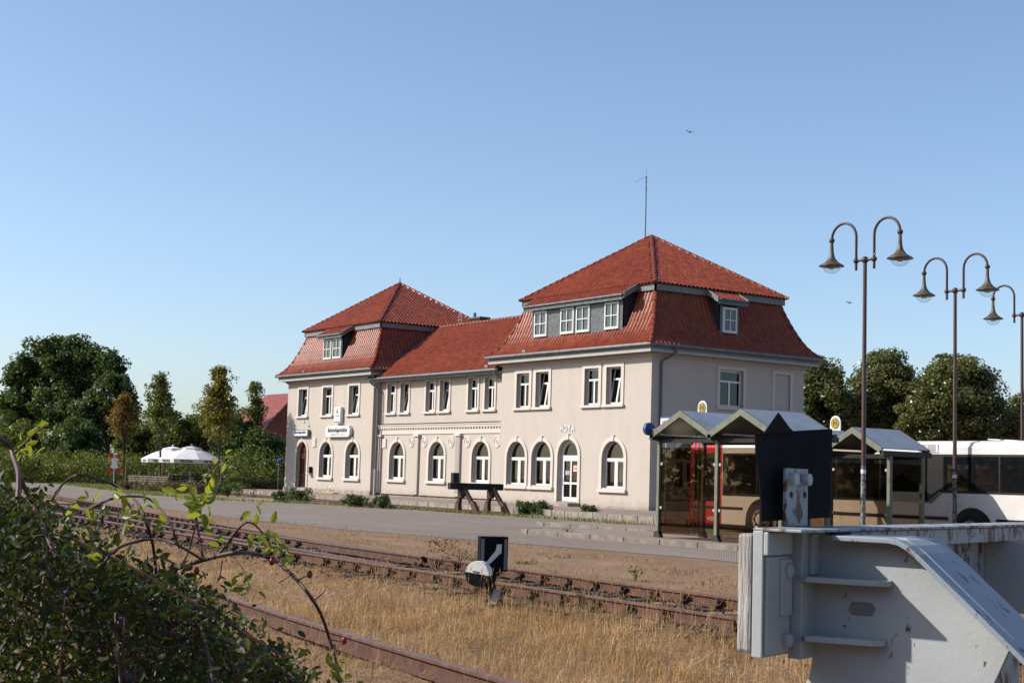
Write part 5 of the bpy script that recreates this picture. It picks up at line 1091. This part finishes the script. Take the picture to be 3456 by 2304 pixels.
# --- shrubs along the pavement
def shrub(label, P, w, h, mat='leafshrub', n=26):
    o = thing('shrub', label, 'shrub', (P[0], P[1], G), 'low shrubs along the platform siding'); C = [(P[0]+RNG.normal(0, w*.28), P[1]+RNG.normal(0, w*.28), G+h*RNG.uniform(.2, .8)) for _ in range(n)]
    V, F_ = leaves(np.array(C), np.full((n, 3), h*.28), 70, .085, upb=.4); fast('foliage', V, F_, mat, o)
    m = MB(); 
    for k in range(4): MB().tube([(P[0], P[1], G-.05), (P[0]+random.uniform(-.3, .3)*w, P[1]+random.uniform(-.3, .3)*w, G+h*.7)], [.02, .006], 5).build('stem', 'bark', o)
for lab, x, y, d, w, h in (('wide leafy green shrub left end of the shrub row by the siding', 1008, 1702, 69.5, 1.25, .72), ('small shrub touching the left side of the wide leafy one', 945, 1699, 71, .75, .55), ('loose olive green shrub in the middle of the row, left of two', 1195, 1709, 65, .85, .60), ('loose olive green shrub in the middle of the row, right of two', 1290, 1713, 64, 1.0, .58),
                          ('round dark green shrub beside the old buffer stop', 1772, 1735, 60.5, .62, .58), ('round dark green shrub touching the one beside the buffer stop', 1830, 1737, 60, .66, .6), ('small upright green shrub in front of the station door', 1985, 1741, 58.5, .42, .55)):
    p = at(x, y, d); shrub(lab, (p.x, p.y), w, h)
for k, (lab, x, y, d, w, h) in enumerate((('brownish low shrub left of the pallets', 440, 1668, 90, 1.6, .6), ('brownish low shrub in front of the sunlit pallets', 520, 1674, 88, 2.0, .65), ('brownish low shrub below the left parasol', 600, 1679, 86, 2.0, .75), ('brownish low shrub below the right parasol', 670, 1684, 84, 1.8, .8), ('dark brownish shrub at the right end of the planted strip', 770, 1690, 80, 1.6, .85))):
    p = at(x, y, d); shrub(lab, (p.x, p.y), w, h, 'leafbrown' if k < 4 else 'leafshrub', 46)

# ============================================================ FOREGROUND BRAMBLES
LT = np.array([(0, 0, 0), (.25, .20, .06), (.55, .23, .06), (.82, .12, .02), (1, 0, -.10), (.82, -.12, .02), (.55, -.23, .06), (.25, -.20, .06), (.33, 0, -.01), (.68, 0, -.03)])
LF = np.array([(0, 1, 8), (1, 2, 8), (2, 9, 8), (2, 3, 9), (3, 4, 9), (4, 5, 9), (5, 6, 9), (6, 8, 9), (6, 7, 8), (7, 0, 8)])
def leafset(P, A, Nn, size):
    """P base points, A direction, Nn face normals"""
    A = A/np.linalg.norm(A, axis=1, keepdims=True); B_ = np.cross(Nn, A); B_ /= np.linalg.norm(B_, axis=1, keepdims=True)+1e-9; Nn = np.cross(A, B_)
    t = LT[None]*size[:, None, None]; V = P[:, None]+A[:, None]*t[..., :1]+B_[:, None]*t[..., 1:2]+Nn[:, None]*t[..., 2:]
    n_ = len(P); return V.reshape(-1, 3), (LF[None]+10*np.arange(n_)[:, None, None]).reshape(-1, 3)
def leaflets(C, k, size, spread=.03, upb=.5):
    n_ = len(C)*k; P = np.repeat(C, k, 0)+RNG.normal(0, spread, (n_, 3)); A = RNG.normal(0, 1, (n_, 3)); A[:, 2] -= .15; N_ = RNG.normal(0, .8, (n_, 3)); N_[:, 2] += upb
    return leafset(P, A, N_, size*RNG.uniform(.55, 1.3, n_))
BB = np.array([(-500, 1540), (0, 1640), (60, 1700), (130, 1770), (230, 1840), (300, 1890), (340, 1915), (420, 1950), (520, 1995), (620, 2025), (700, 2075), (770, 2140), (840, 2190), (900, 2240), (980, 2300), (1050, 2370), (1120, 2460)])
BR = thing('bramble_bush', 'dense shaded bramble thicket filling the lower left corner', 'bush', tuple(onz(0, 2304, G)))
C = []
while len(C) < 9500:
    x = random.uniform(-450, 1120); d = random.uniform(3.1, 5.4); yb = np.interp(x, BB[:, 0], BB[:, 1])+random.gauss(0, 22)+34*math.sin(d*3.1+x*.012)-(random.random() < .08)*random.uniform(20, 110); pt = at(x, yb, d); f_ = random.random()**1.6
    z = pt.z-(pt.z-G)*f_*.8; C.append((pt.x, pt.y, z))
V, F_ = leaflets(np.array(C), 4, .028, .035, .35); fast('leaves', V, F_, 'bramble', BR)
for k in range(90):
    x = random.uniform(-350, 1050); d = random.uniform(3.2, 5.2); yb = np.interp(x, BB[:, 0], BB[:, 1])+random.uniform(0, 190); p = at(x, yb, d); q = p+Vector((random.uniform(-.5, .5), random.uniform(-.5, .5), 0)); q.z = max(G, p.z-random.uniform(.2, .7)); r_ = p+Vector((random.uniform(-.16, .1), random.uniform(-.16, .1), random.uniform(-.2, .0)))
    MB().tube(spline([q, p.lerp(q, .3)+Vector((0, 0, .04)), p, r_], .06), .0032, 5).build('stem', 'stem', BR, True)
bme = MB().ball((0, 0, 0), .007, 6).mesh('berry', 'berry', 'all')
for k in range(110):
    x = random.uniform(500, 1050); d = random.uniform(3.1, 4.0); p = at(x, np.interp(x, BB[:, 0], BB[:, 1])+random.uniform(-10, 150), d); inst('berry', bme, Matrix.Translation(p)@Matrix.Scale(random.uniform(.7, 1.2), 4), BR)
# arching rose branches
RB = thing('rose_branch', 'bare arching wild rose branches with yellow green leaves over the brambles', 'branch', tuple(onz(600, 2300, G)))
BRN = [([(420, 2010), (520, 1950), (600, 1916), (685, 1889), (785, 1866), (870, 1869.5), (935, 1896), (1004, 1958), (1058, 2027), (1089, 2085), (1112, 2155), (1135, 2232), (1147, 2320)], 3.5, .0062, .0034),
       ([(686, 1888), (669, 1792), (660, 1723), (663, 1648), (692, 1613), (738, 1556)], 3.5, .0036, .0018), ([(611, 1912), (640, 1850), (660, 1769)], 3.5, .003, .002),
       ([(305, 2030), (346, 1907), (398, 1850), (461, 1827), (519, 1818), (588, 1832), (686, 1890)], 3.45, .0038, .003), ([(300, 1720), (369, 1685), (444, 1674), (502, 1682), (542, 1717), (577, 1769), (605, 1850)], 3.6, .0034, .0024),
       ([(173, 1690), (213, 1631), (259, 1603), (317, 1610), (375, 1631), (432, 1665), (473, 1711), (496, 1769), (516, 1838), (528, 1945)], 3.7, .0026, .0042), ([(731, 1877), (773, 1827), (804, 1785), (831, 1762), (858, 1769), (885, 1796), (908, 1827), (925, 1870)], 3.45, .003, .0018),
       ([(-20, 1470), (26, 1495), (46, 1544), (63, 1602), (60, 1680)], 3.2, .0055, .006), ([(50, 1530), (80, 1500), (120, 1460), (156, 1432)], 3.3, .003, .0016), ([(63, 1602), (110, 1700), (150, 1790), (190, 1880)], 3.3, .005, .005),
       ([(750, 1890), (745, 1930), (732, 1965)], 3.5, .0018, .0012), ([(780, 1870), (820, 1920), (845, 1985)], 3.5, .002, .0012), ([(1004, 1958), (1030, 1945), (1045, 1938)], 3.5, .0016, .0012), ([(1112, 2155), (1140, 2162), (1162, 2160)], 3.5, .0016, .0012), ([(1058, 2027), (1085, 2005), (1100, 1990)], 3.5, .0016, .001), ([(940, 1965), (960, 1955), (990, 1935)], 3.5, .0014, .001)]
for pts, d, r0, r1 in BRN:
    P = [at(x, y, d+.10*math.sin(i*.9+x*.01)) for i, (x, y) in enumerate(pts)]; Q = spline(P, .03); o = MB().tube(Q, [r0+(r1-r0)*i/(len(Q)-1) for i in range(len(Q))], 7).build('branch', 'stem', RB, True)
TUFT = [(150, 1440, 7, .026), (100, 1475, 6, .026), (80, 1530, 6, .03), (70, 1510, 4, .03), (130, 1520, 5, .028), (290, 1690, 6, .032), (330, 1715, 5, .03), (395, 1655, 5, .03), (420, 1700, 7, .034), (440, 1745, 6, .03), (500, 1720, 6, .034), (545, 1760, 5, .03), (640, 1690, 8, .036), (680, 1700, 8, .036), (665, 1740, 8, .036), (650, 1650, 6, .032), (700, 1615, 6, .03), (745, 1555, 8, .026),
        (770, 1830, 5, .026), (740, 1810, 5, .032), (860, 1725, 4, .03), (880, 1800, 7, .034), (925, 1790, 6, .03), (935, 1850, 8, .032), (915, 1830, 6, .03), (985, 1880, 6, .03), (815, 1950, 7, .028), (835, 1990, 7, .03), (1120, 2240, 6, .034), (1160, 2290, 6, .034), (590, 1640, 3, .03), (360, 1900, 5, .034), (230, 1720, 6, .034)]
C, Z = [], []
for x, y, k, s_ in TUFT:
    for i in range(k): p = at(x+random.gauss(0, 18), y+random.gauss(0, 14), 3.5+random.gauss(0, .05)); C.append(tuple(p)); Z.append(s_*random.uniform(.8, 1.3))
C = np.array(C); A = RNG.normal(0, 1, C.shape); A[:, 2] -= .3; N_ = RNG.normal(0, .7, C.shape); N_[:, 2] += .6; V, F_ = leafset(C, A, N_, np.array(Z)); fast('leaves', V, F_, 'roseleaf', RB)
hme = MB().lathe([(.002, -.009), (.006, -.006), (.0072, 0), (.0055, .006), (.003, .009)], (0, 0, 0), 8).mesh('rose_hip', 'hip', 'all')
for x, y in ((664, 1924), (584, 1908), (918, 1894), (1045, 1937), (1162, 2160), (625, 1975)): inst('rose_hip', hme, Matrix.Translation(at(x, y, 3.47)), RB)
for lab, x, y, d in (('purple flower spike among the brambles at the far left', 215, 2030, 3.15), ('small purple flower tuft in the middle of the brambles', 415, 2105, 3.15), ('purple flower tuft at the bottom edge of the brambles', 450, 2272, 3.1)):
    p = at(x, y, d); o = thing('wild_flower', lab, 'flower', (p.x, p.y, p.z-.3)); MB().tube([p+Vector((0, 0, -.3)), p+Vector((.01, 0, .02))], .0025, 5).build('stalk', 'stem', o)
    k = 18; C = np.array(p)+RNG.normal(0, 1, (k, 3))*np.array([.007, .007, .014]); V, F_ = leafset(C, RNG.normal(0, 1, (k, 3)), RNG.normal(0, 1, (k, 3)), np.full(k, .010)); fast('blossom', V, F_, 'purple', o)

# ============================================================ GRASS
def blades(P, h, w, lean):
    n_ = len(P); a = RNG.uniform(0, 2*np.pi, n_); u = np.stack([np.cos(a), np.sin(a), np.zeros(n_)], -1); b = RNG.uniform(0, 2*np.pi, n_); l_ = np.stack([np.cos(b), np.sin(b), np.zeros(n_)], -1)*(lean*h)[:, None]; z = np.array([0, 0, 1.])
    hw = u*(w*.5)[:, None]; m_ = P+z*(h*.55)[:, None]+l_*.30; t = P+z*(h*np.clip(1-.35*lean**2, .3, 1))[:, None]+l_
    V = np.stack([P-hw, P+hw, m_+hw*.8, m_-hw*.8, t], 1).reshape(-1, 3); F_ = (np.array([(0, 1, 2), (0, 2, 3), (3, 2, 4)])[None]+5*np.arange(n_)[:, None, None]).reshape(-1, 3); return V, F_
yF = lambda x: np.interp(x, [q[0] for q in F1], [q[1] for q in F1]); y4 = lambda x: np.interp(x, [q[0] for q in R4], [q[1] for q in R4]); y1 = lambda x: np.interp(x, [q[0] for q in R1], [q[1] for q in R1]); y2 = lambda x: np.interp(x, [q[0] for q in R2], [q[1] for q in R2])
N0 = 520000; x = RNG.uniform(4, 48, N0); y = RNG.uniform(-43, -22.5, N0); dist = np.hypot(x-CAMP.x, y-CAMP.y); fwd = (x-CAMP.x)*C_F.x+(y-CAMP.y)*C_F.y; lat = (x-CAMP.x)*C_RT.x+(y-CAMP.y)*C_RT.y
ok = (fwd > 3) & (np.abs(lat) < fwd*.42+1.5); x, y, dist = x[ok], y[ok], dist[ok]
nz = .5+.5*np.sin(x*1.1+np.sin(y*1.7)*2)*np.sin(y*1.4+x*.5); nz2 = .5+.5*np.sin(x*3.1+1)*np.sin(y*2.7+x)
regA = (y > yF(x)+.12) & (y < y4(x)-.45); regB = y <= yF(x)-.12; regR = (y >= y4(x)-.45) & (y <= y1(x)+.3); regC = y > y1(x)+.3
lod = np.clip((13.5/dist)**1.7, .03, 1); pr = np.where(regA, .25+.75*nz, 0)+np.where(regB, .15+.55*nz, 0)+np.where(regR, .05*nz2, 0)+np.where(regC, .42*np.clip(nz*nz2*2.4-.25, .02, 1), 0)
keep = RNG.random(len(x)) < pr*np.clip(lod, 0, 1); x, y, dist = x[keep], y[keep], dist[keep]; A_ = regA[keep]; C_ = regC[keep]; nzk = nz[keep]
right = np.clip((x-32)/6, 0, 1); h = np.where(A_, .05+.06*nzk+.15*right*RNG.random(len(x)), .05+.09*RNG.random(len(x))*(.5+nzk))*RNG.uniform(.6, 1.4, len(x)); h = np.where(C_, h*.75, h)
P = np.stack([x, y, gz(x, y)-.01], -1); wd = np.clip(.0034*dist/9, .0035, .014); lean = np.abs(RNG.normal(.5, .7, len(x)))
sel = (A_ & (RNG.random(len(x)) < .75)) | (~A_ & (RNG.random(len(x)) < .3))
for nm, s_, mt, lab in (('tall_dry_grass', sel, 'straw', 'golden dry grass standing in front of the rusty points'), ('short_dry_grass', ~sel, 'strawdull', 'dull brown dry grass and litter scattered over the soil')):
    V, F_ = blades(P[s_], h[s_], wd[s_], lean[s_]); o = fast(nm, V, F_, mt); o['kind'] = 'stuff'; tag(o, lab, 'grass')
# flattened straw litter
k = 60000; x = RNG.uniform(24, 46, k); y = RNG.uniform(-39, -31.2, k); a = RNG.uniform(0, 6.28, k); L_ = RNG.uniform(.05, .2, k); z = gz(x, y)+RNG.uniform(.005, .05, k); u = np.stack([np.cos(a), np.sin(a), RNG.normal(0, .25, k)], -1)*L_[:, None]*.5; v_ = np.stack([-np.sin(a), np.cos(a), np.zeros(k)], -1)*.0022; p = np.stack([x, y, z], -1)
V = np.stack([p-u-v_, p+u-v_, p+u+v_, p-u+v_], 1).reshape(-1, 3); o = fast('straw_litter', V, np.arange(4*k).reshape(-1, 4), 'straw'); o['kind'] = 'stuff'; tag(o, 'flattened pale straw lying between the rails', 'straw')
# seed heads on tall stems
k = 1500; x = RNG.uniform(30.5, 46, k); y = np.where(RNG.random(k) < .6, y4(x)-RNG.uniform(.3, 1.9, k), RNG.uniform(-37.5, -32, k)); h = RNG.uniform(.25, .52, k)*np.clip((x-27)/8, .45, 1); P = np.stack([x, y, gz(x, y)], -1); lean = np.abs(RNG.normal(.12, .16, k)); st0 = RNG.bit_generator.state
V, F_ = blades(P, h, np.full(k, .0032), lean); tip = V.reshape(k, 5, 3)[:, 4]; mid = V.reshape(k, 5, 3)[:, 2]; ax = tip-mid; ax /= np.linalg.norm(ax, axis=1, keepdims=True); s1 = np.cross(ax, [1, .3, 0]); s1 /= np.linalg.norm(s1, axis=1, keepdims=True); s2 = np.cross(ax, s1)
HL_ = RNG.uniform(.04, .075, k)[:, None]; HR = .0055; hv = []; 
for s_ in (s1, s2): hv += [tip-ax*.005, tip+ax*HL_*.45+s_*HR, tip+ax*HL_, tip+ax*HL_*.45-s_*HR]
HV = np.stack(hv, 1).reshape(-1, 3); hf = np.array([(0, 1, 2), (0, 2, 3), (4, 5, 6), (4, 6, 7)])[None]+8*np.arange(k)[:, None, None]
o = fast('seed_grass', np.concatenate([V, HV]), np.concatenate([F_, hf.reshape(-1, 3)+len(V)]), 'straw'); o['kind'] = 'stuff'; tag(o, 'tall grass stems with pale seed heads in front of the right rails', 'grass')
# weeds
def weed(label, px, py, w, h, mat, n=60, leaf=.06):
    p = onz(px, py, G); o = thing('weed', label, 'weed', p, 'single weeds on the dry ground')
    for k in range(6): MB().tube([p, p+Vector((random.uniform(-.5, .5)*w, random.uniform(-.5, .5)*w, h*random.uniform(.6, 1)))], [.004, .002], 4).build('stem', 'deadstem', o)
    C = np.array(p)+np.stack([RNG.normal(0, w*.3, n), RNG.normal(0, w*.3, n), RNG.uniform(.02, h*.9, n)], -1); V, F_ = leafset(C, RNG.normal(0, 1, (n, 3)), RNG.normal(0, .6, (n, 3))+np.array([0, 0, .5]), RNG.uniform(.5, 1.2, n)*leaf); fast('leaves', V, F_, mat, o)
weed('tall red brown dock weed growing on the points left of the lantern', 1495, 1925, .5, .55, 'weedred', 170, .05); weed('second red brown weed beside the tall dock weed', 1550, 1912, .4, .34, 'weedred', 110, .05)
weed('green tuft beside the upper rail left of the lantern', 1592, 1893, .3, .10, 'weedgreen', 60); weed('small green and yellow weed right of the lantern beyond the rails', 2145, 1958, .22, .24, 'weedgreen', 50); weed('flat green tuft on the sandy strip above the lantern', 1780, 1905, .4, .07, 'weedgreen', 60); weed('another flat green tuft farther right on the sandy strip', 1895, 1888, .4, .07, 'weedgreen', 50); weed('dry reddish weed on the kerb of the bus island', 1912, 1808, .25, .25, 'weedred', 40)
# green verge between road and platform, lawn at the far left
m, n, l, b = nt('verge'); l.new(ramp(n, l, noise(n, l, 1.3, 6), [(.3, (.13, .12, .045)), (.5, (.20, .16, .085)), (.7, (.26, .19, .12))]), b.inputs['Base Color']); b.inputs['Roughness'].default_value = .95
sheet('grass_verge', [(8, -9.2), (-8, -9.6), (-12, -10.6), (-16, -13.3), (-28, -13.3), (-49, -9.4), (-90, -2.6), (-150, 10), (-150, 40), (-37, 14), (-37, -3.2), (12, -7.1)], G-.003, 'verge')
k = 20000; f_ = RNG.random(k); x = np.where(f_ < .16, RNG.uniform(-30, 10, k), RNG.uniform(-95, -30, k)); ye = np.interp(x, [-95, -49, -28, -16, -12, -8, 10], [-1.6, -9.2, -13.2, -13.2, -10.6, -9.6, -9.2]); y = ye+np.abs(RNG.normal(0, 1, k))*np.where(x < -30, 5, .6); P = np.stack([x, y, np.full(k, G)], -1)
V, F_ = blades(P, RNG.uniform(.06, .2, k), np.full(k, .025), np.abs(RNG.normal(.3, .3, k))); o = fast('lawn_grass', V, F_, 'lawn'); o['kind'] = 'stuff'; tag(o, 'short green and yellow grass along the road edge and left lawn', 'grass')
# wood behind the viewer, mirrored in the panes; nearer shrubs added to block sky
C = []; 
for i in range(46):
    cx = -60+i*3.9+random.uniform(-1, 1); cy = -86+random.uniform(-5, 5)+.0012*(cx-20)**2*.5; hh = random.uniform(7, 12)
    for k in range(26): C.append((cx+random.gauss(0, 2.0), cy+random.gauss(0, 2.0), random.uniform(.5, hh)))
for i in range(30):  # unseen shrub band added to keep skylight off the near buffer stop
    cx = 26+i*1.7+random.uniform(-.6, .6); cy = -55+random.uniform(-2, 2); hh = random.uniform(4, 6.5)
    for k in range(20): C.append((cx+random.gauss(0, 1.0), cy+random.gauss(0, 1.0), random.uniform(.0, hh)))
C = np.array(C); V, F_ = leaves(C, np.full((len(C), 3), 1.6), 34, .8); o = fast('wood', V, F_, 'leafdark'); o['kind'] = 'stuff'; tag(o, 'dark wood behind the viewer mirrored in window panes, with shrubs added to block sky', 'wood')
